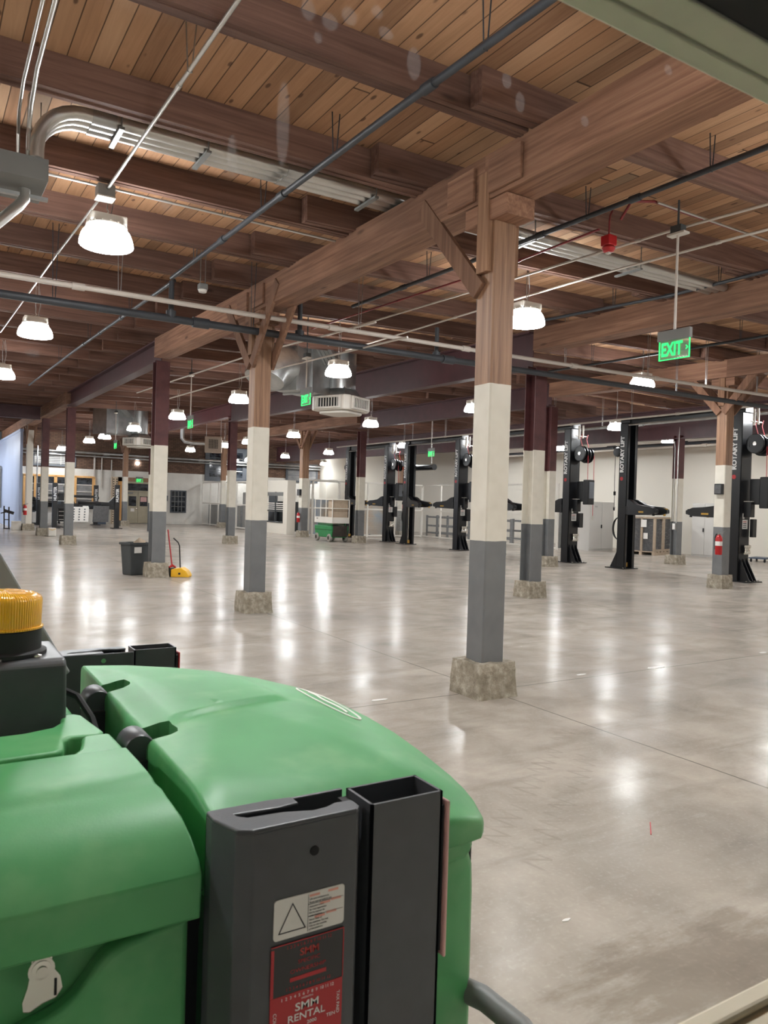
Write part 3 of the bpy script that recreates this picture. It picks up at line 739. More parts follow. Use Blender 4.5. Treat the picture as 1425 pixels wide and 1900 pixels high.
pipe('conduit', [(.645, 6.00, 3.90), (.645, 6.00, 4.28), (.665, 6.00, 4.33), (.73, 6.00, 4.365), (3.7, 6.0, 4.37)], .012, 'emt', 'thin conduit running above the thick silver conduits', fit=(.9,))
pipe('conduit', [(.52, 2.4, 4.14), (.555, 5.5, 4.14), (.575, 5.95, 4.13), (.59, 6.12, 4.05), (.595, 6.16, 3.90)], .012, 'emt', 'left one of two conduits dropping into the grey box')
pipe('conduit', [(.575, 2.4, 4.14), (.61, 5.3, 4.14), (.635, 5.8, 4.13), (.65, 6.06, 4.04), (.655, 6.12, 3.90)], .015, 'emt', 'right one of two conduits dropping into the grey box')
gb = empty('pull_box', (.32, 6.32, 3.735), 'large grey pull box at left edge under the bending conduits', 'electrical box')
MB().box(-1.1, .47, -.25, .26, 0, .16).build('body', M['greybox'], gb, bevel=.004)
q = MB(); q.box(-1.1, .50, -.02, .02, -.06, -.035); q.build('strut', M['galv'], gb)
for x in (.12, .34):
    q = MB(); q.tube([(x, 0, 0), (x, 0, -.07), (x-.04, -.02, -.14), (x-.22, -.10, -.36), (x-.26, -.11, -.44), (x-.27, -.11, -.75)], .04, 12); q.build('drop_conduit', M['emt'], gb, True)
for x in (.44, -.3):
    MB().tube([(x, 0, .16), (x, 0, zj(.3, 6.3)+.2-3.735)], .005, 5).build('hanger_rod', M['galv'], gb)
# right-hand conduits
pipe('conduit', [(6.25, 3.2, 4.12), (6.02, 4.75, 4.12), (5.9, 7.0, 4.14), (5.72, 11., 4.2)], .013, 'whitepipe', 'white conduit carrying the EXIT sign box', 'conduit', fit=(.4, .7))
pipe('conduit', [(7.2, 3.9, 4.28), (6.72, 4.5, 4.14), (6.55, 6., 4.13), (6.47, 8, 4.13), (6.45, 12., 4.16)], .013, 'whitepipe', 'lower white conduit passing behind the EXIT sign stem', 'conduit', fit=(.3, .8))
pipe('conduit', [(5.05, 8.6, 3.82), (4.78, 12, 3.9), (4.5, 18.8, 3.95)], .014, 'whitepipe', 'upper of the white conduits left of the second braced post', 'conduit', fit=(.5,))
pipe('conduit', [(5.35, 8.3, 3.62), (5.0, 12.6, 3.66), (4.75, 18.4, 3.68)], .014, 'whitepipe', 'lower of the white conduits left of the second braced post', 'conduit', fit=(.5,))
pipe('red_conduit', [(5.75, 5.2, 4.28), (5.72, 5.05, 4.40), (6.0, 5.02, 4.45), (6.5, 5.05, 4.46), (8.2, 5.1, 4.5)], .014, 'redpipe', 'red fire-alarm conduit curving toward the right girder', 'conduit')
pipe('red_conduit', [(5.62, 5.35, 4.20), (5.6, 6.6, 4.18), (5.4, 9.2, 4.18), (5.3, 11, 4.2)], .012, 'redpipe', 'red conduit running back from the alarm speaker', 'conduit', fit=(.3, .6))
pipe('conduit', [(6.0, 4.98, 4.43), (6.8, 5.0, 4.44), (8.2, 5.04, 4.46)], .012, 'emt', 'silver conduit alongside the red fire-alarm conduit', 'conduit')

# ------------------------------------------------------------------ alarm, detectors, emergency lights
al = empty('alarm_speaker', (5.66, 5.26, 4.0), 'red fire alarm speaker hanging right of the nearest post', 'alarm')
MB().box(-.055, .055, -.055, .055, .02, .12).build('back_box', M['red'], al, bevel=.01)
MB().lathe([(.05, .02), (.066, 0), (.05, -.03), (.03, -.038), (0, -.04)], 16).build('horn', M['red'], al, True)
MB().tube([(0, 0, .12), (0, 0, .26), (.03, .02, .33), (.06, .02, .38)], .009, 6).build('feed_conduit', M['redpipe'], al)
MB().box(-.02, .02, -.02, .02, -.052, -.036).build('strobe', M['paper'], al)
sd = empty('smoke_detector', (6.5, 3.95, 4.22), 'round white detector near the right edge below the deck', 'detector')
MB().lathe([(.055, 0), (.05, -.03), (.03, -.045), (0, -.047)], 18).build('head', M['offwhite'], sd, True)
MB().lathe([(.065, .02), (.065, 0), (.05, 0)], 18).build('base', M['offwhite'], sd, True)
MB().tube([(0, 0, .02), (0, 0, zj(6.5, 3.95)+.2-4.22)], .008, 6).build('stem', M['galv'], sd)
for (px, py, z, lab) in [(376, 538, 3.98, 'small grey sensor box hanging below a joist near second braced post'), (268+50, 650, 4.1, 'small sensor box under the deck beside the first maroon beam')]:
    p = atz(px, py, z)
    s = empty('ceiling_sensor', (p.x, p.y, z), lab, 'sensor')
    MB().box(-.05, .05, -.05, .05, 0, .07).build('box', M['greybox'], s, bevel=.006)
    MB().lathe([(.055, 0), (.045, -.03), (0, -.035)], 14).build('lens', M['paper'], s, True)
    q = MB(); q.tube([(-.03, 0, .07), (-.03, 0, zj(p.x, p.y)+.22-z)], .006, 5); q.tube([(.03, 0, .07), (.03, 0, zj(p.x, p.y)+.22-z)], .006, 5); q.build('stem', M['galv'], s)

# ------------------------------------------------------------------ EXIT signs
def exit_sign(x, y, zb, face, label, stem, arrow=True, sc=1.0):
    """face: direction the legend looks; zb bottom of panel; stem: mount height"""
    fx, fy = face; L = math.hypot(fx, fy); fx, fy = fx/L, fy/L
    ang = math.atan2(fy, fx)+PI/2
    r = empty('exit_sign', (x, y, zb), label, 'exit sign', None, ang)
    w2 = .155*sc; h = .19*sc
    MB().box(-w2-.015, w2+.015, -.022, .022, h-.02, h+.075).build('housing', M['greybox'], r, bevel=.003)
    MB().box(-w2, w2, -.006, .006, 0, h-.02).build('panel', M['acrylic'], r)
    e = MB(); e.box(-w2, w2, -.0065, .0065, -.007, 0); e.box(-w2-.006, -w2, -.0065, .0065, -.007, h-.02); e.box(w2, w2+.006, -.0065, .0065, -.007, h-.02); e.build('lit_edge', M['exit_green'], r)
    text('lettering', 'EXIT', .175*sc, M['exit_green'], r, frame((-.022*sc, -.0095, .083*sc), (1, 0, 0), (0, 0, 1)), .002, 'CENTER', .62, .004)
    if arrow:
        text('arrow', '>', .075*sc, M['exit_green'], r, frame((.137*sc, -.0095, .083*sc), (1, 0, 0), (0, 0, 1)), .002, 'CENTER', .55, .002)
    if stem:
        MB().tube([(0, 0, h+.07), (0, 0, stem-zb)], .012, 8).build('stem', M['whitepipe'], r)
        MB().box(-.09, .09, -.045, .045, stem-zb, stem-zb+.018).build('mount_plate', M['offwhite'], r)
        q = MB(); q.box(-.055, .055, -.04, .04, stem-zb+.018, stem-zb+.085); q.tube([(0, 0, stem-zb+.085), (0, 0, max(.1, zj(x, y)+.1-zb))], .010, 6); q.build('mount_box', M['darkgrey'], r)
    return r
exit_sign(5.98, 4.72, 2.905, (-1, -.06), 'hanging green EXIT sign nearest the window, on a long stem', 4.04)
exit_sign(5.3, 11.15, 3.02, (-1, 0), 'green EXIT sign hanging before the metal air duct', 3.75)
p = atz(353, 787, 3.1); exit_sign(p.x, p.y, 3.02, (-1, 0), 'small green EXIT sign left of the second braced post', 4.15)
p = atz(214, 826, 3.15); exit_sign(p.x, p.y, 3.05, (-1, 0), 'far green EXIT sign beside the distant air diffuser', 4.2)
p = atz(800, 842, 3.15); exit_sign(p.x, p.y, 3.07, (-1, 0), 'green EXIT sign hanging over the car lifts', 4.3)
exit_sign(10.53, YW-.10, 2.27, (0, -1), 'green EXIT sign fixed above the grey double doors', None, False, 1.1)

# ------------------------------------------------------------------ hanging air diffusers with ducts
def diffuser(x, y, zb, label, duct):
    r = empty('air_diffuser', (x, y, zb), label, 'air diffuser', None, .5)
    b = .46
    q = MB(); q.prism([(-b+.09, -b), (b-.09, -b), (b, -b+.09), (b, b-.09), (b-.09, b), (-b+.09, b), (-b, b-.09), (-b, -b+.09)], .06, .36, 'z')
    q.prism([(-b+.2, -b+.1), (b-.2, -b+.1), (b-.1, -b+.2), (b-.1, b-.2), (b-.2, b-.1), (-b+.2, b-.1), (-b+.1, b-.2), (-b+.1, -b+.2)], 0, .06, 'z')
    q.build('plenum', M['offwhite'], r, bevel=.02)
    for k in range(4):
        A = Matrix.Rotation(k*PI/2, 4, 'Z'); g = MB(); g.box(-.28, .28, -b-.05, -b, .08, .12, A); g.box(-.28, .28, -b-.05, -b, .30, .34, A); g.box(-.32, -.26, -b-.05, -b, .08, .34, A); g.box(.26, .32, -b-.05, -b, .08, .34, A)
        go = g.build('grille', M['offwhite'], r, bevel=.006)
        MB().box(-.26, .26, -b-.012, -b+.002, .12, .30, A).build('opening', M['hole'], go)
        v = MB()
        for i in range(8): v.box(-.25+i*.066, -.237+i*.066, -b-.035, -b-.012, .12, .30, A)
        v.build('vane', M['offwhite'], go)
    MB().lathe([(.44, .36), (.40, .42), (.31, .54), (.30, .56)], 4, M=Matrix.Rotation(PI/4, 4, 'Z')).build('transition', M['galv'], r)
    zt = zj(x, y)+.1-zb
    MB().lathe([(.30, .52), (.30, zt-.3), (.31, zt-.3), (.31, zt-.27), (.30, zt-.27), (.30, zt)], 28).build('round_duct', M['galv'], r, True)
    if duct:
        el = duct != 'box'
        q = MB(); q.box(-.1, .1, -.3, .3, zt-.62, zt+.02)
        q = MB(); q.box(-1.45, -.28, .1, .75, zt-.95, zt-.06); q.box(-1.47, -1.43, .06, .79, zt-.99, zt-.02); q.box(-.95, -.91, .06, .79, zt-.99, zt-.02); q.build('rectangular_duct', M['galv'], r)
        q = MB(); R_ = .55
        if el: q.tube([(-1.45, .42, zt-.5), (-1.62, .42, zt-.52), (-1.80, .42, zt-.58), (-1.93, .42, zt-.70), (-2.0, .42, zt-.86)], [.42, .42, .41, .40, .38], 24); q.build('elbow', M['galv'], r, True)
        else: q = None
        q = MB()
        for i in range(5): q.prism([(-.9+i*.02, zt-.06+.004*i), (-.5, zt-.35), (-.45, zt-.06)], -.25+i*.1, -.17+i*.1, 'y')
        q.build('transition', M['galv'], r)
    q = MB()
    for sx in (-.35, .35): q.tube([(sx, .3, .36), (sx, .3, zt)], .006, 5)
    q.build('hanger_rod', M['galv'], r)
p = atz(632, 770, 3.3); diffuser(p.x, p.y, 3.3, 'boxy four-way air diffuser on round duct in front of the maroon beam', True)
p = atz(258, 831, 3.3); diffuser(p.x, p.y, 3.30, 'distant air diffuser near the double doors', 'box')
ah = empty('unit_heater', (10.1, 29.6, 3.3), 'boxy tan unit heater with square grille beside the maroon post', 'heater', None, -.35)
MB().box(-.33, .33, -.24, .24, 0, .62).build('cabinet', M['heater'], ah, bevel=.02)
gq = MB()
for i in range(6):
    for j in range(6): gq.box(-.17+i*.06, -.13+i*.06, -.252, -.238, .16+j*.06, .20+j*.06)
gq.build('grille', M['hole'], ah)
MB().tube([(-.33, 0, .36), (-.8, 0, .36), (-1.1, 0, .40), (-1.2, 0, .52), (-1.2, 0, .95)], .08, 12).build('flue', M['galv'], ah, True)
q = MB()
for sx in (-.28, .28): q.tube([(sx, 0, .62), (sx, 0, zj(10.1, 29.6)+.2-3.3)], .008, 5)
q.build('hanger_rod', M['galv'], ah)

# pipes along the back wall and white wall
pipe('wall_pipe', [(3.8, YW-.35, 3.74), (12, YW-.35, 3.66), (21.4, YW-.35, 3.62)], .075, 'galv', 'upper silver pipe along the brick back wall', fit=(.3, .6))
pipe('wall_pipe', [(3.8, YW-.3, 3.56), (12, YW-.3, 3.50), (21.4, YW-.3, 3.46)], .045, 'galv', 'lower silver pipe along the brick back wall')
for i, (x, z1, lab) in enumerate([(8.18, 3.6, 'vertical white conduit on the brick left of the perforated post'), (8.55, 3.55, 'second vertical conduit down the back wall'), (9.05, 3.4, 'thin conduit above the perforated post')]):
    pipe('wall_conduit', [(x, YW-.06, z1), (x, YW-.06, 2.4 if i == 2 else 1.9)], .05 if i == 0 else .03, 'whitepipe', lab, 'conduit')
pipe('wall_pipe', [(22.9, 12, 3.86), (22.9, 19, 3.86), (22.9, 28, 3.84)], .085, 'darkpipe', 'thick dark pipe along the white wall behind the lifts', fit=(.2, .4, .6, .8))
pipe('wall_pipe', [(22.2, 12, 3.72), (22.2, 19, 3.72), (22.2, 30, 3.72)], .04, 'whitepipe', 'thin white pipe in front of the dark wall pipe', fit=(.3,))
pipe('hall_pipe', [(15.3, 9.2, 3.80), (15.3, 16, 3.80), (15.3, 29, 3.82)], .025, 'whitepipe', 'white air line running above the car lifts', hang=(.1, .3, .5, .7, .9), fit=(.2, .45, .7))
pipe('hall_pipe', [(17.2, 9., 3.9), (17.2, 16, 3.9), (17.2, 29, 3.92)], .045, 'galv', 'silver pipe beyond the lift crossbars', hang=(.2, .5, .8), fit=(.4,))
# ------------------------------------------------------------------ two-post car lifts
def reel(parent, x, y, z):
    q = MB(); q.lathe([(.05, -.07), (.20, -.07), (.215, -.06), (.215, -.045), (.12, -.04), (.12, .04), (.215, .045), (.215, .06), (.20, .07), (.05, .07)], 24, (x, y, z), 'x')
    o = q.build('hose_reel', M['black'], parent, True, ang=30)
    MB().lathe([(.045, -.082), (.045, .082)], 12, (x, y, z), 'x').build('hub', M['chrome'], o, True)
    return o
def lift_column(root, y, s, power):
    """s=+1: open side looks to +Y"""
    q = MB(); wx, wy = .185, .13; t = .018; H = 3.72
    q.box(-wx, wx, y-s*wy-.0, y-s*(wy-t), 0.02, H) if s > 0 else q.box(-wx, wx, y+wy-t, y+wy, .02, H)
    q.box(-wx, -wx+t, y-wy, y+wy, .02, H); q.box(wx-t, wx, y-wy, y+wy, .02, H)
    f0, f1 = (y+wy-t, y+wy) if s > 0 else (y-wy, y-wy+t)
    q.box(-wx, -wx+.085, f0, f1, .02, H); q.box(wx-.085, wx, f0, f1, .02, H)
    q.box(-wx, wx, y-wy, y+wy, H-.02, H)
    for x in (-.12, 0, .12):
        q.prism([(y-s*wy, .02), (y-s*(wy+.26), .02), (y-s*(wy+.0), .52)], x-.008, x+.008, 'x')
    c = q.build('lift_column', M['black'], root, bevel=.004)
    MB().box(-.27, .27, y-.42 if s > 0 else y-.19, y+.19 if s > 0 else y+.42, 0, .022).build('base_plate', M['black'], c)
    bq = MB()
    for x in (-.22, -.08, .08, .22): bq.lathe([(.018, .022), (.018, .04), (0, .042)], 8, (x, y-s*.36, 0)); 
    for x in (-.24, .24): bq.lathe([(.018, .022), (.018, .04), (0, .042)], 8, (x, y+s*.15, 0))
    bq.build('anchor_bolt', M['chrome'], c)
    MB().tube([(0, y, .05), (0, y, 1.6)], .03, 12).build('cylinder_rod', M['chrome'], c, True)
    MB().box(-.05, .05, y-.05, y+.05, .05, .16).build('pump_fitting', M['brass'], c)
    text('lettering', 'ROTARY LIFT', .155, M['letter'], c, frame((-wx-.003, y+(.035 if s > 0 else .035), 2.92), (0, 0, 1), (0, 1, 0)), .001, 'CENTER', 1.0, .006)
    bd = MB(); bd.lathe([(.05, 0), (.05, .004)], 14, (-wx-.005, y+.035, 2.30), 'x'); bd.build('round_badge', M['label_red'], c)
    # carriage and arms
    g = MB(); g.box(-.155, .155, y-.10, y+.10, 1.42, 1.62); g.box(-.2, .2, y+s*.135, y+s*.20, 1.40, 1.60)
    cg = g.build('carriage', M['black'], root, bevel=.006)
    for k, (dx, ln) in enumerate([(-.16, 1.0), (.16, .92)]):
        x0 = dx*.8; yb = y+s*.16
        d = Vector((dx*.9, s*1.0, 0)).normalized(); side = Vector((-d.y, d.x, 0))
        A = Matrix.Translation((x0, yb, 1.40)) @ Matrix((d, side, Vector((0, 0, 1)))).transposed().to_4x4()
        a_ = MB(); pr = [(0, -.02), (ln*.80, .0), (ln, .05), (ln, .13), (ln*.84, .20), (ln*.6, .215), (ln*.34, .25), (.12, .36), (0, .38)]
        vs = [A @ Vector((p[0], w_, p[1])) for w_ in (-.065, .065) for p in pr]; n = len(pr)
        a_.add(vs, [tuple(range(n-1, -1, -1)), tuple(range(n, 2*n))]+[(i, (i+1) % n, (i+1) % n+n, i+n) for i in range(n)])
        ao = a_.build('lift_arm', M['black'], root, bevel=.006)
        pd = MB(); pd.lathe([(.055, .12), (.055, .165), (0, .166)], 14, M=A @ Matrix.Translation((ln-.07, 0, 0))); pd.lathe([(.03, -.02), (.03, .06)], 10, M=A @ Matrix.Translation((ln-.1, 0, 0)))
        pd.build('lift_pad', M['brass'] if k else M['rubber'], ao)
        MB().box(ln*.45, ln*.62, -.070, .070, .045, .085, A).build('maker_plate', M['brass'], ao)
    if power:
        yb = y-s*wy
        r1 = reel(root, -.02, yb-s*.24, 3.02); r2 = reel(root, .20, yb-s*.24, 2.98)
        MB().box(-.1, .3, yb-s*.10-.02, yb-s*.10+.02, 2.95, 3.08).build('reel_bracket', M['black'], root)
        for x, zb, rr in ((.03, 1.75, r1), (.26, 1.32, r2)):
            h = MB(); h.tube([(x, yb-s*.45, 2.96), (x, yb-s*.455, 2.4), (x+.01, yb-s*.45, zb)], .008, 6); h.tube([(x, yb-s*.24, 3.2), (x-.05, yb-s*.2, 3.42), (x, yb-s*.2, 3.55)], .009, 6); ho = h.build('hose', M['hose'], rr, True)
            MB().tube([(x+.01, yb-s*.45, zb), (x+.01, yb-s*.45, zb-.12)], .014, 8).build('nozzle', M['chrome'], ho)
        v = MB(); v.tube([(-.08, yb-s*.2, 3.42), (-.08, yb-s*.2, 3.78)], .028, 8); v.tube([(.06, yb-s*.2, 3.45), (.06, yb-s*.2, 3.8)], .028, 8); v.tube([(-.2, yb-s*.2, 3.5), (.2, yb-s*.2, 3.5)], .014, 8); v.build('regulator', M['offwhite'], root, True)
        pw = MB(); pw.box(.0, .24, yb-s*.42-.10, yb-s*.42+.10, 1.62, 2.3); pw.box(.02, .22, yb-s*.2-.12, yb-s*.2+.12, 1.7, 2.26); po = pw.build('power_unit', M['black'], root, bevel=.02)
        MB().box(.03, .21, yb-s*.42-.115, yb-s*.42+.115, 1.78, 2.24).build('tank', M['slate'], po, bevel=.02)
        cb = MB().box(-.06, .09, yb-s*.09-.09, yb-s*.09+.09, 1.42, 1.76).build('control_box', M['black'], root, bevel=.01)
        MB().box(-.05, .06, yb-s*.1-.1, yb-s*.1+.1, 1.757, 1.77).build('switch_cover', M['offwhite'], cb)
        MB().box(-.08, .1, yb-s*.006-.003, yb-s*.006+.003, 1.16, 1.36).build('placard', M['paper'], root)
        sm = MB(); sm.box(-.08, -.02, yb-s*.006-.003, yb-s*.006+.003, 1.38, 1.5); sm.build('placard', M['paper'], root)
        for k in range(4): 
            MB().box(-.07, .05, yb-s*.012-.002, yb-s*.012+.002, 1.19+k*.04, 1.205+k*.04).build('placard_print', M['ink_red'] if k == 3 else M['ink'], root)
        MB().box(.1, .24, yb-s*.1-.04, yb-s*.1+.04, .98, 1.38).build('hydraulic_hose_guard', M['black'], root, bevel=.01)
        ad = MB()
        for k in range(3): ad.lathe([(.03, .62), (.035, .66), (.025, .68), (.025, .74), (.04, .75), (.04, .8), (0, .81)], 10, (-.02+k*.065, yb-s*.06, 0))
        ad.box(-.07, .15, yb-s*.03-.03, yb-s*.03+.03, .6, .63); ad.build('pad_adapter', M['chrome'], root, True)
    else:
        yb = y-s*wy
        l = MB(); l.lathe([(.03, -.06), (.11, -.055), (.13, 0), (.11, .055), (.03, .06)], 14, (-.02, yb-s*.2, 3.0), 'x'); l.box(-.04, .0, yb-s*.1-.1, yb-s*.1+.1, 2.97, 3.03); lo = l.build('cord_reel', M['black'], root, True)
        cdm = MB(); cdm.tube([(-.02, yb-s*.28, 2.92), (-.02, yb-s*.285, 2.2), (-.01, yb-s*.28, 1.86)], .007, 6); cdm.tube([(-.01, yb-s*.28, 1.98), (-.01, yb-s*.28, 1.88)], .03, 8); cdm.tube([(-.01, yb-s*.28, 1.86), (-.015, yb-s*.28, 1.55)], .007, 6); cdm.tube([(-.015, yb-s*.28, 1.56), (-.015, yb-s*.28, 1.48)], .022, 8); cdm.build('hanging_cord', M['rubber'], lo, True)
        cl = MB()
        for k in range(4): cl.tube([(-.02+k*.022, yb-s*(.13+(.17+.008*k)*math.sin(a)), 1.02+(.27+.01*k)*math.cos(a)) for a in [PI*i/12 for i in range(13)]], .013, 7)
        cl.build('coiled_hose', M['rubber'], root, True)
    return c
LX = 15.9
def make_lift():
    r = empty('car_lift', (0, 0, 0), 'lift', 'car lift', 'two-post car lifts')
    lift_column(r, -1.58, 1, True); lift_column(r, 1.58, -1, False)
    q = MB(); q.box(-.10, .10, -1.70, 1.70, 3.70, 3.86); q.box(-.14, .14, -1.74, -1.44, 3.72, 3.88); q.box(-.14, .14, 1.44, 1.74, 3.72, 3.88); q.build('overhead_beam', M['black'], r, bevel=.005)
    MB().tube([(-.16, -1.6, 3.66), (-.16, 1.6, 3.66)], .022, 8).build('safety_bar', M['galv'], r, True)
    return r
lf = make_lift()
LY = [(12.04, 'black two-post car lift nearest the front, half behind the braced extinguisher post'),
      (17.25, 'second black two-post car lift from the front, partly hidden by the maroon posts'),
      (22.41, 'third black two-post car lift from the front, left of the nearest post'),
      (27.28, 'farthest black two-post car lift, next to the green scissor lift')]
for i, (y, lab) in enumerate(LY):
    o = lf if i == 0 else dup(lf)
    o.location = (15.62+.06*i, y, 0); o['label'] = lab
o.location.x = 15.92

# ------------------------------------------------------------------ wire partitions
def partition(name, a, c, label, h=2.4, n=3, mid=1.22, solid=(), mesh=True, mat='white', skip=()):
    """framed wire-mesh panels from plan point a to c"""
    a = Vector((a[0], a[1], 0)); c = Vector((c[0], c[1], 0)); L = (c-a).length; ang = math.atan2(c.y-a.y, c.x-a.x)
    r = empty(name, a, label, 'partition', None, ang)
    for i in range(n+1):
        x = L*i/n; MB().box(x-.03, x+.03, -.03, .03, 0, h).build('post', M[mat], r)
    q = MB(); q.box(0, L, -.02, .02, h-.05, h); q.box(0, L, -.02, .02, .03, .09)
    if mid: q.box(0, L, -.02, .02, mid-.03, mid+.03)
    q.build('rail', M[mat], r)
    if mesh:
        for i in range(n):
            if i in skip: continue
            m_ = MB(); x0, x1 = L*i/n+.03, L*(i+1)/n-.03; m_.add([(x0, 0, .09), (x1, 0, .09), (x1, 0, h-.05), (x0, 0, h-.05)], [(0, 1, 2, 3)]); m_.build('mesh_panel', M['mesh'], r, fix=False)
    return r
partition('wire_partition', (14.1, 42.9), (14.1, 37.6), 'white wire mesh panels at the far end beside the right window', n=4)
partition('wire_partition', (14.1, 37.5), (14.1, 36.15), 'white wire mesh panel just left of the cage gate', n=1)
gate = empty('cage_gate', (14.1, 35.78, 0), 'white framed gate with diagonal braces in the wire cage', 'gate', None, -PI/2)
q = MB(); q.box(-.40, -.34, -.02, .02, .06, 1.98); q.box(.34, .40, -.02, .02, .06, 1.98); q.box(-.4, .4, -.02, .02, 1.92, 1.98); q.box(-.4, .4, -.02, .02, .06, .12); q.build('frame', M['white'], gate)
q = MB(); q.bar((-.36, 0, 1.2), (.36, 0, 1.9), .03, .05); q.bar((-.36, 0, .85), (.36, 0, .1), .03, .05); q.build('brace', M['white'], gate)
MB().box(-.38, .38, -.022, .022, .82, 1.22).build('lock_panel', M['white'], gate)
q = MB().add([(-.34, 0, .12), (.34, 0, .12), (.34, 0, 1.92), (-.34, 0, 1.92)], [(0, 1, 2, 3)]); q.build('mesh_panel', M['mesh'], gate, fix=False)
partition('wire_partition', (14.1, 35.36), (14.1, 34.0), 'white wire mesh panel between the gate and white booth', n=1)
# grey storage seen through the cage
def shelving(x, y, L, h, n, label, solid):
    r = empty('storage_shelf', (x, y, 0), label, 'shelf', None, PI/2)
    for i in range(n+1): MB().box(L*i/n-.03, L*i/n+.03, 0, .5, 0, h).build('upright', M['slate'], r)
    for k in range(4 if h < 1.4 else 6): MB().box(0, L, 0, .5, .12+k*(h-.2)/(3 if h < 1.4 else 5), .15+k*(h-.2)/(3 if h < 1.4 else 5)).build('shelf_board', M['slate'], r)
    if solid: MB().box(0, L, .46, .5, 0, h).build('back_panel', M['greybox'], r)
shelving(14.9, 37.7, 5.0, 1.16, 5, 'low grey shelving inside the far end of the wire cage', True)
shelving(14.9, 34.2, 3.2, 1.85, 4, 'tall grey shelving inside the cage behind the gate', True)
# white booth with window
bo = empty('booth', (14.1, 32.55, 0), 'white painted booth with a dark slatted service window', 'booth')
q = MB(); q.box(-.05, .05, -1.38, 1.38, 0, .50); q.box(-.05, .05, -1.38, 1.38, 1.88, 2.4); q.box(-.05, .05, -1.38, -.95, .5, 1.88); q.box(-.05, .05, .92, 1.38, .5, 1.88)
q.box(.05, .35, -1.38, -1.28, 0, 2.4); q.build('shell', M['wall'], bo)
q = MB(); q.box(-.03, .03, -.95, .92, 1.0, 1.04); q.box(-.08, .02, -.97, .94, .49, .54); q.box(-.03, .03, -.02, .02, .5, 1.88); q.build('counter_frame', M['darkgrey'], bo)
q = MB()
for i in range(5): q.box(.02, .05, -.95, .92, .98+.09*i, 1.02+.09*i)
q.build('slat', M['white'], bo)
MB().box(-.06, .0, -.95, .92, 1.70, 1.86).build('shutter_box', M['greybox'], bo)
MB().box(.9, .94, -1.3, 1.9, .1, 1.45).build('inner_rack', M['darkgrey'], bo)
# mesh wall toward the scissor lift
pa = partition('wire_partition', (14.15, 29.2), (19.85, 29.2), 'white wire mesh wall behind the green scissor lift', n=4, mid=1.22, skip=(0,))
q = MB(); q.tube([(.15, -.05, 0), (.15, -.05, 2.32), (.25, -.05, 2.38), (1.3, -.05, 2.38), (1.4, -.05, 2.30), (1.4, -.05, 1.2)], .05, 8); q.build('door_frame', M['white'], pa, True)
wb = MB(); wb.box(.3, 5.7, .35, .42, 0.1, 1.55); tag(MB().box(14.6, 19.85, 30.2, 30.26, .08, 1.6).build('plywood_screen', M['wainscot'], None, loc=(14.6, 30.2, .08)), 'blue and tan plywood sheets standing behind the mesh wall', 'plywood')
partition('wire_partition', (19.9, 29.2), (19.9, 20.5), 'long pale mesh fence behind the car lifts in front of the white wall', n=6, mid=1.23)
def open_rack(x, y, L, h, nb, label, ang=PI/2, mat='slate'):
    r = empty('pallet_rack', (x, y, 0), label, 'rack', None, ang)
    for i in range(nb+1):
        for d in (0, .6):
            MB().box(L*i/nb-.035, L*i/nb+.035, d-.035, d+.035, 0, h).build('upright', M[mat], r)
    q = MB()
    for z in (.18, .5, h-.12):
        for d in (0, .6): q.box(0, L, d-.02, d+.02, z, z+.08)
    q.build('beam', M[mat], r); return r
open_rack(21.0, 26.3, 3.2, 1.02, 4, 'low dark rack behind the mesh fence left of the third lift')
open_rack(21.0, 23.6, 1.7, 1.02, 3, 'low dark rack behind the mesh fence beside the third lift column')
def x_rack(x, y, label):
    r = empty('rack_frame', (x, y, 0), label, 'rack', None, PI/2)
    for d in (0, .62): MB().box(d-.05, d+.05, -.05, .05, 0, 1.35).build('upright', M['greybox'], r)
    q = MB()
    for i in range(3): q.bar((.0, 0, .2+.35*i), (.62, 0, .2+.35*(i+1)) if i % 2 == 0 else (.62, 0, .2+.35*i), .03, .04)
    q.bar((0, 0, .5), (.62, 0, .85), .03, .04); q.box(0, .62, -.02, .02, 1.2, 1.26); q.box(0, .62, -.02, .02, .12, .18); q.build('lattice', M['greybox'], r)
x_rack(20.9, 22.0, 'grey lattice rack frame seen left of the second-row maroon post')
x_rack(20.9, 20.75, 'grey lattice rack frame seen just left of the second lift')
def bench(x, y, w, d, h, label, ang=0, top='slate', leg='darkgrey'):
    r = empty('workbench', (x, y, 0), label, 'bench', None, ang)
    MB().box(-w/2, w/2, -d/2, d/2, h-.05, h).build('top', M[top], r)
    for sx in (-1, 1):
        for sy in (-1, 1): MB().box(sx*(w/2-.04)-.03, sx*(w/2-.04)+.03, sy*(d/2-.04)-.03, sy*(d/2-.04)+.03, 0, h-.05).build('leg', M[leg], r)
    MB().box(-w/2+.05, w/2-.05, d/2-.06, d/2-.03, .4, .55).build('stretcher', M['card'], r)
bench(18.7, 30.6, 1.9, .7, .95, 'dark-legged bench between the scissor lift post and far lift column')

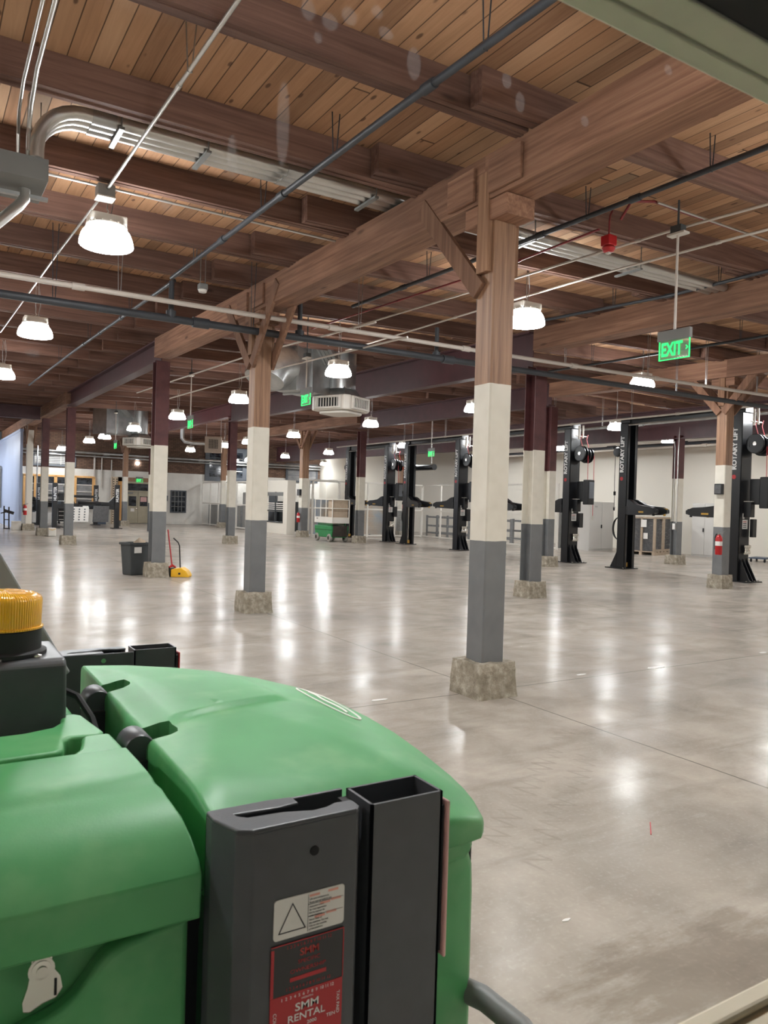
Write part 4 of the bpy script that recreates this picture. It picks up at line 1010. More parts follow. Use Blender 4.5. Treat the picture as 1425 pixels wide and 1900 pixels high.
# ------------------------------------------------------------------ cabinets, pallet, things by the white wall
def cabinet(x, y, w, d, h, ang, label):
    r = empty('storage_cabinet', (x, y, 0), label, 'cabinet', None, ang)
    MB().box(0, w, .02, d, 0, h).build('body', M['cabinet'], r)
    for i in range(2):
        dr = MB().box(w*i/2+.006, w*(i+1)/2-.006, 0, .02, .05, h-.02).build('door', M['cabinet'], r, bevel=.004)
        q = MB(); 
        for k in range(3): q.box(w*(i+.5)/2*1-.0+w*i/4-.08, w*(i+.5)/2+w*i/4+.08, -.003, .001, h-.20+k*.02, h-.193+k*.02)
        q.build('vent_slot', M['slate'], dr)
    MB().box(w/2-.05, w/2-.01, -.03, .0, h*.46, h*.53).build('handle', M['ink'], r)
cabinet(20.95, 19.95, 1.45, .55, 1.78, .12, 'pale grey two-door cabinet between the second and first lift columns')
cabinet(23.02, 17.2, 1.0, .55, 1.82, -PI/2, 'white two-door cabinet left of the extinguisher post by the wall')
p = atz(1214, 1031); pl = empty('wrapped_pallet', (p.x, p.y, 0), 'shrink-wrapped pallet of dark panels behind the nearest lift column', 'pallet', None, .25)
q = MB()
for y in (0, .45, .9): q.box(0, 1.5, y, y+.1, 0, .10)
for i in range(6): q.box(.26*i, .26*i+.16, 0, 1.0, .10, .13)
q.build('pallet_base', M['card'], pl)
MB().box(.05, 1.4, .05, .95, .13, 1.27).build('panel_stack', M['panelgrey'], pl, bevel=.01)
q = MB()
for x in (.02, .62, .70, 1.40): q.box(x, x+.07, .0, .05, .13, 1.30)
for y in (.0, .45, .93): q.box(0, .05, y, y+.07, .13, 1.30)
q.box(0, 1.47, 0, .05, 1.24, 1.30); q.box(0, .05, 0, 1, 1.24, 1.30); q.box(0, 1.47, 0, .05, .13, .2); q.build('crate_frame', M['card'], pl)
MB().box(-.015, 1.485, -.015, 1.015, .1, 1.33).build('stretch_film', M['film'], pl)
q = MB(); q.box(-.02, -.017, .3, .5, .95, 1.2); q.box(-.02, -.017, .25, .4, .55, .75); q.build('shipping_label', M['paper'], pl)
p = atz(1406, 1043); dl = empty('dolly', (p.x, p.y, 0), 'low black wheeled dolly at the right edge beside white wall', 'dolly', None, .3)
MB().box(-.1, .7, -.25, .25, .1, .14).build('deck', M['navy'], dl)
for sx in (0, .6):
    for sy in (-.2, .2): MB().lathe([(.05, -.02), (.05, .02)], 12, (sx, sy, .05), 'y').build('wheel', M['rubber'], dl, True)
# radiant tube heater near the ceiling
p = atz(752, 867, 3.4); rh = empty('tube_heater', (19.5, 24.9, 3.42), 'orange-ended black tube heater hanging over the lifts', 'heater', None, -PI/2)
p = aty(775, 868, 24.); rh.location = (p.x, 24.0, p.z)
MB().lathe([(.0, -.9), (.10, -.9), (.12, -.86), (.12, -.6), (.10, -.56)], 14, axis='x').build('burner', M['orange'], rh, True)
MB().box(-.62, -.32, -.12, .12, -.16, .12).build('burner_box', M['slate'], rh, bevel=.02)
MB().tube([(-.32, 0, 0), (1.1, 0, 0)], .11, 14).build('tube', M['black'], rh, True)
q = MB()
for x in (-.4, .9): q.tube([(x, 0, .1), (x, 0, zj(p.x, 24)+.2-p.z)], .008, 5)
q.build('hanger_rod', M['galv'], rh)

# ------------------------------------------------------------------ fire extinguishers and column boxes
def extinguisher(x, y, z, s, ang, label, bracket=True):
    r = empty('fire_extinguisher', (x, y, z), label, 'fire extinguisher', None, ang); r.scale = (s, s, s)
    MB().lathe([(0, 0), (.07, .0), (.078, .015), (.078, .37), (.06, .43), (.03, .455), (.03, .47)], 20).build('cylinder', M['red'], r, True, ang=50)
    MB().lathe([(.0795, .21), (.0795, .31)], 20).build('label_band', M['paper'], r, True)
    q = MB(); q.box(-.02, .02, -.03, .03, .465, .50); q.bar((-.01, 0, .50), (.13, 0, .545), .025, .014); q.bar((-.01, 0, .485), (.11, 0, .505), .025, .012); q.build('handle', M['greybox'], r)
    MB().tube([(-.02, 0, .485), (-.07, 0, .47), (-.095, 0, .40), (-.092, 0, .25), (-.09, 0, .12)], .013, 7).build('hose', M['rubber'], r, True)
    MB().box(-.03, .03, .075, .10, .1, .42).build('bracket', M['greybox'], r)
extinguisher(13.52-.105, 9.40, .68, .84, -PI/2+.1, 'bright red fire extinguisher on the braced post by the nearest lift')
p = atz(561, 996.5); extinguisher(p.x-.26, p.y-.1, .62, .85, -PI/2, 'red extinguisher on the post at the wire cage opening')
extinguisher(3.80, 33.52, .62, .86, 0, 'small far red extinguisher on the white post at blue sheeting')
def wall_box(name, loc, w, d, h, mat, label, cat, ang=0, face=None):
    r = MB().box(-w/2, w/2, -d/2, d/2, 0, h).build(name, M[mat], None, bevel=.006); r.location = loc; r.rotation_euler.z = ang; tag(r, label, cat)
    if face: MB().box(-w/2+.02, w/2-.02, -d/2-.004, -d/2+.002, .02, h-.02).build(face[0], M[face[1]], r)
    return r
p = atz(1335.3, 1091); wall_box('control_box', (p.x-.155, p.y-.02, 1.86), .17, .07, .21, 'black', 'small black box on the braced post above its extinguisher', 'box', -PI/2, ('switch_panel', 'panelgrey'))
p = atz(561, 996.5); wall_box('control_box', (p.x-.20, p.y, 1.72), .26, .09, .26, 'black', 'black box on the post at the wire cage opening', 'box', -PI/2, ('switch_panel', 'panelgrey'))
p = atz(1252.5, 1047); cq = MB(); cq.tube([(-.13, .02, 1.22), (-.13, .02, 3.3), (-.17, .02, 3.5)], .014, 7); cq.tube([(-.13, -.09, 1.1), (-.13, -.09, 3.2), (-.10, -.09, 3.9)], .014, 7)
o = cq.build('post_conduit', M['emt'], None, True); o.location = p; tag(o, 'pair of bright conduits running down the post before the wrapped pallet', 'conduit')
wall_box('outlet_box', (p.x-.15, p.y-.05, .98), .12, .06, .2, 'greybox', 'outlet box low on the conduit-carrying post by the pallet', 'box', -PI/2, ('cover', 'paper'))
wall_box('electrical_box', (12.0, YW-.06, 1.28), .22, .10, .30, 'slate', 'grey electrical box on the back wall left of the small window', 'box')
q = MB(); q.tube([(11.93, YW-.05, 1.55), (11.93, YW-.05, 1.8), (11.85, YW-.04, 2.0)], .015, 6); tag(q.build('wall_conduit', M['slate'], None, True), 'short curved conduit above the grey electrical box', 'conduit')
lf_ = MB().lathe([(.09, 0), (.09, -.05), (.05, -.07), (0, -.072)], 16, axis='y').build('wall_light', M['lamp'], None, True); lf_.location = (10.42, YW-.01, 3.3); tag(lf_, 'small round light on the brick above the double doors', 'lamp')

# ------------------------------------------------------------------ bin, broom, dustpan
p = Vector((3.62, 14.93, 0)); bn = empty('trash_bin', p, 'dark grey trash bin behind the grey and white post', 'bin', None, .35)
q = MB(); a, c = .135, .165; z = .60; v = [(-a*1.35, -a, 0), (a*1.35, -a, 0), (a*1.35, a, 0), (-a*1.35, a, 0), (-c*1.35, -c, z), (c*1.35, -c, z), (c*1.35, c, z), (-c*1.35, c, z)]
q.add(v, [(3, 2, 1, 0), (0, 1, 5, 4), (1, 2, 6, 5), (2, 3, 7, 6), (3, 0, 4, 7)]); q.build('body', M['darkgrey'], bn, bevel=.02)
q = MB(); q.box(-c*1.35-.015, c*1.35+.015, -c-.015, -c+.01, z-.03, z+.015); q.box(-c*1.35-.015, c*1.35+.015, c-.01, c+.015, z-.03, z+.015); q.box(-c*1.35-.015, -c*1.35+.01, -c, c, z-.03, z+.015); q.box(c*1.35-.01, c*1.35+.015, -c, c, z-.03, z+.015); q.build('rim', M['darkgrey'], bn, bevel=.005)
MB().box(-.13, .02, -c-.012, -c+.0, .42, .53).build('sticker', M['paper'], bn)
q = MB(); q.add([(.02, -.1, .45), (.2, -.06, .45), (.24, .1, .62), (.08, .04, .70), (-.05, -.05, .62)], [(0, 1, 2, 3, 4)]); o = q.build('cardboard_flap', M['card'], None, fix=False); sdm = o.modifiers.new('thick', 'SOLIDIFY'); sdm.thickness = .006; o.location = p; tag(o, 'torn cardboard piece sticking out of the dark bin', 'cardboard')
br = empty('broom', (4.19, 14.44, 0), 'broom with red handle leaning on the grey post', 'broom', None, .45)
MB().tube([(0, 0, .17), (-.10, .03, .88)], .013, 8).build('handle', M['hose'], br, True)
q = MB(); q.add([(-.07, -.03, .16), (.07, -.03, .16), (.07, .03, .16), (-.07, .03, .16), (-.11, -.045, 0), (.13, -.045, 0), (.13, .045, 0), (-.11, .045, 0)], [(0, 1, 2, 3), (0, 4, 5, 1), (1, 5, 6, 2), (2, 6, 7, 3), (3, 7, 4, 0), (7, 6, 5, 4)]); q.build('bristles', M['darkgrey'], br)
q = MB(); q.tube([(-.075, 0, .17), (0, 0, .21), (.075, 0, .17)], .022, 8); q.build('cap', M['red'], br, True)
dp = empty('dustpan', (4.33, 14.33, 0), 'yellow lobby dustpan with a bent black handle', 'dustpan', None, -.55)
q = MB(); q.prism([(-.16, 0), (.17, 0), (.17, .04), (.12, .12), (.03, .175), (-.10, .16), (-.16, .14)], -.13, .13, 'y'); q.build('pan', M['yellow'], dp, bevel=.012)
MB().box(-.02, .02, -.134, -.128, .05, .085).build('maker_mark', M['ink'], dp)
MB().tube([(-.02, 0, .17), (-.035, 0, .42), (-.045, 0, .58), (-.07, 0, .64), (-.16, 0, .72)], .012, 8).build('handle', M['rubber'], dp, True)

# ------------------------------------------------------------------ green scissor lift with carton
sx_, sy_ = 13.62, 26.08
sl_ = empty('scissor_lift', (sx_, sy_, 0), 'small green scissor lift with white railed platform beside the dark post', 'scissor lift', None, -PI/2)
# local x runs along the machine (toward the camera end = +x)
q = MB(); q.prism([(-.62, .16), (-.70, .30), (-.74, .45), (.70, .45), (.64, .16)], -.34, .34, 'y'); q.box(-.72, .70, -.36, .36, .44, .60); q.build('chassis', M['greenpaint'], sl_, bevel=.02)
q = MB()
for k in range(3):
    for s in (-.28, .28): q.bar((-.55, s, .60+.035*k), (.6, s, .635+.035*k), .04, .03)
q.build('scissor_stack', M['greenpaint'], sl_)
MB().box(.60, .72, -.3, .3, .2, .6).build('end_panel', M['oxidedark'], sl_, bevel=.01)
for x in (-.52, .50):
    for y in (-.33, .33):
        wq = MB(); wq.lathe([(.10, -.055), (.135, -.05), (.15, -.03), (.15, .03), (.135, .05), (.10, .055)], 20, (x, y, .15), 'y'); wo = wq.build('wheel', M['tyre'], sl_, True)
        MB().lathe([(0, -.058), (.075, -.058), (.075, .058), (0, .058)], 14, (x, y, .15), 'y').build('hub', M['oxidedark'], wo, True)
q = MB(); q.box(-.72, .72, -.35, .35, .70, .74); q.box(-.72, .72, -.36, -.34, .70, .92); q.box(-.72, .72, .34, .36, .70, .92); q.box(-.74, -.72, -.36, .36, .70, .92); q.box(.72, .74, -.36, .36, .70, .92); q.build('platform', M['white'], sl_)
q = MB()
for y in (-.35, .35):
    for x in (-.72, -.25, .2, .72): q.tube([(x, y, .9), (x, y, 1.58)], .018, 7)
    q.tube([(-.72, y, 1.58), (.72, y, 1.58)], .018, 7); q.tube([(-.72, y, 1.25), (.72, y, 1.25)], .016, 7)
for x in (-.72, .72): q.tube([(x, -.35, 1.58), (x, .35, 1.58)], .018, 7); q.tube([(x, -.35, 1.25), (x, .35, 1.25)], .016, 7)
q.build('guard_rail', M['white'], sl_, True)
MB().box(-.05, .08, .2, .34, 1.3, 1.5).build('control_box', M['black'], sl_, bevel=.01)
text('lettering', 'SMM', .07, M['ink'], sl_, frame((-.5, -.362, .85), (1, 0, 0), (0, 0, 1)), .001)
q = MB(); q.box(.30, .70, -.31, .31, .745, 1.155); o = q.build('cardboard_box', M['card'], None, bevel=.008); o.matrix_world = Matrix.Translation((sx_, sy_, 0)) @ Matrix.Rotation(-PI/2, 4, 'Z'); tag(o, 'lower cardboard carton on the scissor lift platform', 'carton')
q = MB(); q.box(.30, .70, -.31, .31, 1.16, 1.56); o = q.build('cardboard_box', M['card'], None, bevel=.008); o.matrix_world = Matrix.Translation((sx_, sy_, 0)) @ Matrix.Rotation(-PI/2, 4, 'Z'); tag(o, 'upper cardboard carton on the scissor lift platform', 'carton')

# ------------------------------------------------------------------ alignment rack at far left
ar = empty('alignment_lift', (6.5, 38.2, 0), 'black four-post wheel alignment lift at the far left', 'car lift')
for (x, y) in ((-1.24, -2.15), (1.36, -2.2), (-1.42, 1.4), (1.28, 2.1)):
    c = MB().box(x-.10, x+.10, y-.10, y+.10, .02, 1.98).build('lift_post', M['black'], ar, bevel=.008)
    MB().box(x-.22, x+.22, y-.2, y+.2, 0, .03).build('base_plate', M['black'], c)
    text('lettering', 'HUNTER', .17, M['letter'], c, frame((x, y-.104, 1.5), (0, 0, 1), (-1, 0, 0)), .001, 'CENTER', .9, .004)
q = MB(); q.box(-1.24, 1.36, -2.22, -2.06, .86, 1.06); q.box(-1.3, 1.3, 1.9, 2.06, .86, 1.06); q.build('crossbeam', M['black'], ar, bevel=.006)
for x0 in (-1.0, .45):
    MB().box(x0, x0+.55, -2.3, 2.2, 1.06, 1.18).build('runway', M['black'], ar, bevel=.006)
q = MB(); q.prism([(1.26, .9), (1.26, 1.45), (.85, 1.05), (.85, .9)], -2.2, -2.05, 'y'); q.build('gusset', M['black'], ar)
MB().box(-.1, .14, -2.235, -2.21, .92, 1.0).build('maker_plate', M['paper'], ar)
p = aty(121, 935, 37.3); ac = empty('alignment_console', (6.55, 41.7, 0), 'black alignment console cart with drawers and screen arm', 'console')
q = MB(); q.box(-.34, .34, -.3, .3, .12, 1.0); q.box(-.36, .36, -.32, .32, 1.0, 1.05); q.box(-.30, .3, -.2, .2, 1.05, 1.55); cb_ = q.build('cabinet', M['black'], ac, bevel=.012)
q = MB()
for k in range(4): q.box(-.31, .31, -.325, -.30, .2+.2*k, .24+.2*k)
q.build('drawer_pull', M['offwhite'], ac)
MB().box(-.06, .06, -.06, .06, 1.55, 1.95).build('mast', M['slate'], ac); MB().box(-.14, .14, -.12, .08, 1.88, 2.0).build('camera_head', M['offwhite'], ac, bevel=.02)
q = MB(); q.bar((-1.0, .1, 1.42), (1.5, .1, 1.40), .1, .12); q.lathe([(.0, -.06), (.12, -.05), (.12, .05), (0, .06)], 14, (1.55, .1, 1.34), 'y'); q.build('camera_beam', M['black'], ac)
for x in (-.28, .28): MB().lathe([(.06, -.03), (.06, .03)], 12, (x, -.2, .06), 'y').build('caster', M['rubber'], ac, True)
def board(x, y, z, w, h, mat, label, dots):
    r = MB().box(-w/2, w/2, -.02, .02, 0, h).build('target_board', M[mat], None, bevel=.01); r.location = (x, y, z); r.rotation_euler = (.12, 0, .05); tag(r, label, 'target board')
    if dots:
        q = MB()
        for i in range(3):
            for j in range(5): q.lathe([(.035, -.022), (.035, -.024)], 10, (-w*.28+i*w*.28, 0, .1+j*(h-.2)/4), 'y')
        q.build('dot', M['slate'], r)
    MB().tube([(0, .03, h), (0, .2, h+.12)], .02, 6).build('clamp', M['black'], r)
board(6.2, 35.7, .3, .8, .66, 'paper', 'white dotted target board hanging on the alignment lift', True)
board(7.1, 35.66, .30, .68, .72, 'panelgrey', 'dark grey target board hanging on the alignment lift', False)
p = atz(64, 975); tc = empty('tire_changer', (5.02, 40.6, 0), 'black tire changer left of the alignment lift post', 'tire changer')
tc.location = (4.92, 41.0, 0)
q = MB(); q.box(-.22, .22, -.3, .3, .62, 1.12); q.prism([(-.22, 1.12), (.22, 1.12), (.16, 1.32), (-.06, 1.32)], -.2, .2, 'y'); q.build('head', M['black'], tc, bevel=.05)
MB().box(-.16, .04, -.15, .15, .06, .64).build('pedestal', M['black'], tc, bevel=.03); MB().box(-.24, .24, -.35, .35, 0, .06).build('base', M['black'], tc)
q = MB(); q.box(-.2, .14, -.305, -.29, .58, .66); q.lathe([(.0, -.31), (.08, -.31), (.08, -.29)], 14, (.0, 0, .9), 'y'); q.build('trim_plate', M['slate'], tc)
p = atz(184, 972); wb_ = empty('waste_bin', (8.30, 41.6, 0), 'blue-grey wheeled bin under the dark target board', 'bin'); 
q = MB(); q.prism([(-.22, 0), (.22, 0), (.27, .62), (-.27, .62)], -.22, .22, 'y'); q.build('body', M['navy'], wb_, bevel=.02); MB().box(-.3, .3, -.26, .26, .62, .68).build('lid', M['navy'], wb_, bevel=.015)
pp = MB(); pp.box(9.02, 9.34, 42.55, 42.57, 0, 2.49); pp.box(9.02, 9.04, 42.55, 42.8, 0, 2.49); pp.box(9.32, 9.34, 42.55, 42.8, 0, 2.49); po = pp.build('perforated_post', M['tan'], None, loc=(9.18, 42.6, 0)); tag(po, 'tan perforated steel upright left of the double doors', 'upright')
q = MB()
for k in range(19):
    for x in (-.08, .08): q.lathe([(.032, -.055), (.032, -.06)], 10, (x, 0, .12+k*.125), 'y')
q.build('hole', M['hole'], po)
wp = MB().box(-.13, .13, -.12, .12, 0, .30).build('bucket', M['white'], None, bevel=.03); p = atz(93, 995); wp.location = (p.x+.05, p.y, 0); tag(wp, 'white bucket beside the far left footing', 'bucket'); MB().tube([(-.12, -.125, .27), (0, -.14, .22), (.12, -.125, .27)], .008, 6).build('handle', M['yellow'], wp)
bx = MB().box(-.17, .17, -.14, .14, 0, .36).build('storage_box', M['white'], None, bevel=.015); p = atz(27, 982); bx.location = (3.35, p.y, 0); p = atz(27, 983); bx.location = (p.x+.02, p.y-.3, 0); tag(bx, 'white box standing in front of the blue sheeting', 'box')
p = atz(12, 981); tr = empty('hand_truck', p, 'dark upright hand truck leaning at the blue sheeting', 'hand truck')
q = MB(); q.tube([(-.12, 0, .05), (-.14, .05, 1.25)], .035, 7); q.tube([(.12, 0, .05), (.10, .05, 1.2)], .035, 7); q.bar((-.13, .02, .5), (.12, .02, .5), .03, .05); q.bar((-.13, .04, 1.0), (.35, .0, .85), .08, .16); q.bar((-.3, 0, .85), (.1, .04, .95), .05, .06); q.build('frame', M['oxidedark'], tr); MB().box(-.16, .16, -.2, .02, 0, .05).build('toe_plate', M['rubber'], tr); tr.scale = (.75, .75, .75)
q = MB().tube([(3.55, 46.5, 2.7), (3.55, 41.2, 2.72), (3.55, 40.9, 2.6), (3.55, 40.9, .75)], .05, 8); tag(q.build('hanging_hose', M['greybox'], None, True), 'grey pipe looping down in front of the blue sheeting', 'hose')
for i, (px, py, s, mt, lab) in enumerate([(10, 815, .6, 'panelgrey', 'dark cabinet above the blue sheeting at left edge'), (18, 807, .55, 'offwhite', 'tall pale box on top of blue sheeting'), (27, 800, .4, 'offwhite', 'short pale box on top of blue sheeting'), (36, 787, .4, 'white', 'white box above blue sheeting nearest the braced post')]):
    p = atx(px, py, 4.25); o = MB().box(-.12, .12, -s, s, -.22, .1).build('stored_box', M[mt], None, bevel=.01); o.location = p; tag(o, lab, 'box')
p = Vector((4.9, 41.9, 0)); q = MB().tube([(5.3, 42.2, 3.9), (5.3, 42.2, 1.1)], .03, 7); tag(q.build('air_pipe', M['galv'], None, True), 'thin vertical pipe in front of the far left window', 'pipe')
# loose litter on the floor
for i, (px, py, w_, lab) in enumerate([(1215, 1239, .16, 'white paint flake lying on the floor joint right of the nearest post'), (1078, 1252, .08, 'small white flake on the floor right of the concrete block'), (703, 1299, .09, 'white flake on the floor left of the concrete block'), (1416, 1211, .08, 'white flake at the right edge of the floor'), (1050, 1708, .028, 'white scrap on the near floor')]):
    p = atz(px, py); q = MB(); n = 9; pts = [(w_*(.6+.4*random.random())*math.cos(2*PI*k/n), .3*w_*(.6+.4*random.random())*math.sin(2*PI*k/n)) for k in range(n)]
    q.prism(pts, 0.0005, .003, 'z'); o = q.build('paint_flake', M['paper']); o.location = p; tag(o, lab, 'scrap')
p = atz(1205, 1538); q = MB().bar((-.05, -.05, .003), (.06, .045, .003), .004, .004); o = q.build('red_strand', M['hose']); o.location = p; tag(o, 'thin red strand lying on the near floor', 'scrap')
# ------------------------------------------------------------------ green lift machine in front of the window
mc = empty('boom_lift', (.3, 1.45, 0), 'green hooded lift machine with amber beacon and black pockets', 'lift machine')
ML = Vector((.3, 1.45, 0))
def mp(q, name, mat, parent=None, **k):
    o = q.build(name, mat, parent or mc, loc=ML, **k); o.location = (0, 0, 0); return o
# right-hand hood (domed lid)
def hood():
    out = [(.340, .955, 1.082), (.45, .952, 1.062), (.56, .950, 1.045), (.66, .949, 1.028), (.735, .950, 1.014), (.768, .955, 1.006), (.786, .972, 1.002), (.797, 1.01, 1.004), (.812, 1.09, 1.010),
           (.824, 1.2, 1.018), (.828, 1.30, 1.026), (.822, 1.40, 1.034), (.802, 1.50, 1.044), (.765, 1.60, 1.054), (.70, 1.70, 1.062), (.62, 1.78, 1.068), (.53, 1.84, 1.074), (.44, 1.875, 1.08), (.360, 1.885, 1.084), (.343, 1.87, 1.088),
           (.338, 1.72, 1.094), (.336, 1.5, 1.096), (.336, 1.3, 1.094), (.336, 1.12, 1.090), (.337, 1.0, 1.086)]
    C = Vector((.48, 1.36, 0)); v = []; f = []; n = len(out)
    ss = [0, .2, .4, .6, .78, .9, .965, 1.0]
    def ztop(x, y, s, ze):
        z = 1.104*(1-s**2.4) + ze*s**2.4
        # raised centre panel, bounded by a crease running from the hinge to the far rim
        yc = 1.275+(x-.335)*.32
        t = max(0, min(1, (y-yc)/.018)); k = max(0, min(1, (x-.34)/.05))*max(0, min(1, (.64-x)/.03))
        z += .007*t*t*(3-2*t)*k*(1-s**6)
        # front roll between lid face and top
        yf = .985; t2 = max(0, min(1, (1.045-y)/.07)); z -= .012*t2*t2
        return z
    # refine outline
    fine = []
    for i in range(n):
        a, b = Vector(out[i]), Vector(out[(i+1) % n]); m = max(1, int((b-a).length/.022))
        for k in range(m): fine.append(a.lerp(b, k/m))
    n = len(fine); NS = 44
    v.append((C.x, C.y, 1.104))
    for i in range(1, NS+1):
        s = i/NS
        for p in fine:
            x, y = C.x+(p.x-C.x)*s, C.y+(p.y-C.y)*s; v.append((x, y, ztop(x, y, s, p.z)))
    for k in range(n): f.append((0, 1+k, 1+(k+1) % n))
    # rim roll-over
    for (off, dz) in ((.006, -.003), (.0105, -.008), (.0125, -.016), (.0125, -.05), (.010, -.058), (.0, -.060)):
        for p in fine:
            d = Vector((p.x-C.x, p.y-C.y, 0)); 
            nx, ny = d.normalized().x, d.normalized().y
            zt = ztop(p.x, p.y, 1, p.z)+dz if dz > -.03 else None
            zb = .960 if p.z < 1.03 else .960+(p.z-1.03)*.5
            z = zt if zt is not None else zb+(-.05-dz)*.6
            if dz <= -.03: z = zb - (.002 if dz < -.05 else 0)
            v.append((p.x+nx*off, p.y+ny*off, z))
    R_ = NS+6
    for i in range(R_-1):
        for k in range(n):
            a = 1+i*n+k; b = 1+i*n+(k+1) % n; f.append((a, a+n, b+n, b))
    f.append(tuple(1+(R_-1)*n+k for k in range(n)))
    q = MB(); q.v = v; q.f = f
    return mp(q, 'hood', M['green'], smooth=True, ang=50), fine
hd, outl = hood()
# moulded notches in the lid for the hinges
for (hx, hy) in ((.335, 1.275), (.335, 1.605)):
    cut = MB().prism([(hx-.03, hy-.034), (hx+.030, hy-.034), (hx+.044, hy-.026), (hx+.048, hy-.01), (hx+.044, hy+.024), (hx+.03, hy+.03), (hx-.03, hy+.03)], 1.052, 1.2, 'z').build('cut', M['green'], None)
    md = hd.modifiers.new('notch', 'BOOLEAN'); md.object = cut; md.operation = 'DIFFERENCE'; md.solver = 'EXACT'
    cut.location = mc.location - ML
    bpy.context.view_layer.update()
    me = bpy.data.meshes.new_from_object(hd.evaluated_get(bpy.context.evaluated_depsgraph_get()))
    hd.modifiers.clear(); hd.data = me; bpy.data.objects.remove(cut)
hd.data.materials.clear(); hd.data.materials.append(M['green']); hd.data.name = 'hood'
# hood body below
C = Vector((.48, 1.36, 0)); q = MB(); vs = []; rings = [(.93, .975), (.945, .957), (.985, .953), (.988, .935), (.975, .925), (.988, .905), (.992, .86), (.995, .4)]; n = len(outl)
for s, z in rings:
    for p in outl: vs.append((C.x+(p.x-C.x)*s, C.y+(p.y-C.y)*s, z))
q.add(vs, [(i*n+k, i*n+(k+1) % n, (i+1)*n+(k+1) % n, (i+1)*n+k) for i in range(len(rings)-1) for k in range(n)])
mp(q, 'hood_body', M['green'], smooth=True, ang=35)
# emblem on the hood: oval outline with a short bar
em = MB(); pts = []
def hz(x, y): return 1.104-.065*max(0, (x-.5)/.33)**2.2
for k in range(33):
    a = 2*PI*k/32; x = .742+.034*math.cos(a); y = 1.42+.13*math.sin(a); pts.append((x, y))
deps = None
def on_hood(x, y):
    ok, loc, nrm, idx = hd.ray_cast(Vector((x, y, 1.4))-ML, Vector((0, 0, -1))); return (loc+ML) if ok else Vector((x, y, 1.05))
bpy.context.view_layer.update()
em.tube([on_hood(*p)+Vector((0, 0, .0006)) for p in pts], .0022, 5); em.tube([on_hood(.742+.004*math.sin(9*t), 1.33+.18*t)+Vector((0, 0, .0006)) for t in [i/14 for i in range(15)]], .003, 5)
mp(em, 'emblem', M['paper'])
# left lid with rolled front edge
prof = [(.895, .976), (.893, 1.030), (.904, 1.044), (.925, 1.066), (.950, 1.083), (.980, 1.093), (1.012, 1.0985), (1.034, 1.1005), (1.040, 1.1035), (1.07, 1.1045), (1.12, 1.104), (1.19, 1.102), (1.203, 1.098), (1.208, 1.088), (1.208, .99), (1.19, .98), (.91, .974)]
q = MB(); q.prism(prof, -.45, .300, 'x')
q.v = [(interp(y, [.90, 1.01], [.306, .284]) if x > .2 else x, y, z) for x, y, z in q.v]
ld = mp(q, 'compartment_lid', M['green'], bevel=.0035, seg=3, smooth=True, ang=28)
q = MB(); q.prism([(.20, 1.18), (.284, 1.18), (.280, 1.285), (.277, 1.292), (.246, 1.292), (.236, 1.286), (.231, 1.26), (.222, 1.225), (.205, 1.20)], 1.0, 1.098, 'z'); mp(q, 'lid_lobe', M['green'], ld, bevel=.008, seg=3, smooth=True).location = (0, 0, 0)
q = MB(); q.prism([(.92, 1.098), (.985, 1.098), (1.02, 1.109), (1.0, 1.109), (.96, 1.10)], .1, .12, 'x')
# centre cover with a finger beside the hinge line
q = MB(); q.prism([(-.45, 1.215), (.19, 1.238), (.203, 1.248), (.207, 1.268), (.210, 1.295), (.222, 1.308), (.262, 1.300), (.272, 1.305), (.276, 1.32), (.262, 1.43), (.252, 1.445), (.236, 1.445), (.226, 1.43), (.222, 1.40), (.205, 1.375), (.16, 1.36), (-.45, 1.345)], 1.0, 1.094, 'z')
cc = mp(q, 'centre_cover', M['green'], bevel=.010, seg=3, smooth=True)
q = MB(); q.prism([(.14, 1.37), (.20, 1.385), (.215, 1.45), (.26, 1.46), (.265, 1.60), (.25, 1.72), (-.45, 1.75), (-.45, 1.37)], .98, 1.058, 'z'); q.prism([(.20, 1.48), (.258, 1.48), (.255, 1.66), (.21, 1.66)], 1.058, 1.086, 'z'); mp(q, 'rear_cover', M['green'], bevel=.012, seg=3, smooth=True)
# dark deck below the gaps
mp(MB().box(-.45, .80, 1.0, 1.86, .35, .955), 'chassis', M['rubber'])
# left compartment body: recessed top, raised lower panel
q = MB(); q.box(-.45, .296, .945, 1.2, .35, .970); bd_ = mp(q, 'compartment_body', M['green'], bevel=.01)
S = [(.299, .972), (.285, .969), (.225, .958), (.205, .950), (.192, .938), (.182, .924), (.170, .910), (.156, .900), (.140, .893), (.10, .882), (-.45, .80), (-.45, .35), (.299, .35)]
q = MB(); q.prism(S, .918, .948, 'y'); mp(q, 'front_panel', M['green'], bd_, bevel=.008, seg=3, smooth=True)
# latch
lt = mp(MB().box(.108, .157, .918, .934, .974, .986), 'latch', M['darkgrey'])
q = MB(); q.prism([(.121, .982), (.142, .982), (.1425, .958), (.151, .945), (.154, .930), (.147, .921), (.133, .918), (.120, .912), (.113, .914), (.112, .925), (.117, .94), (.120, .958)], .910, .916, 'y'); mp(q, 'latch_handle', M['chrome'], lt, bevel=.0015)
q = MB(); q.lathe([(.0, -.006), (.006, -.006), (.006, -.003), (.0105, -.002), (.0105, .0)], 18, (.131, .910, .957), 'y'); q.lathe([(.012, -.001), (.014, -.001), (.014, .001), (.012, .001)], 18, (.131, .910, .957), 'y'); mp(q, 'latch_pin', M['chrome'], lt)
mp(MB().box(.1445, .1472, .9085, .9105, .925, .943), 'slot', M['hole'], lt); mp(MB().box(.121, .142, .9085, .9105, .970, .9725), 'slot', M['hole'], lt)
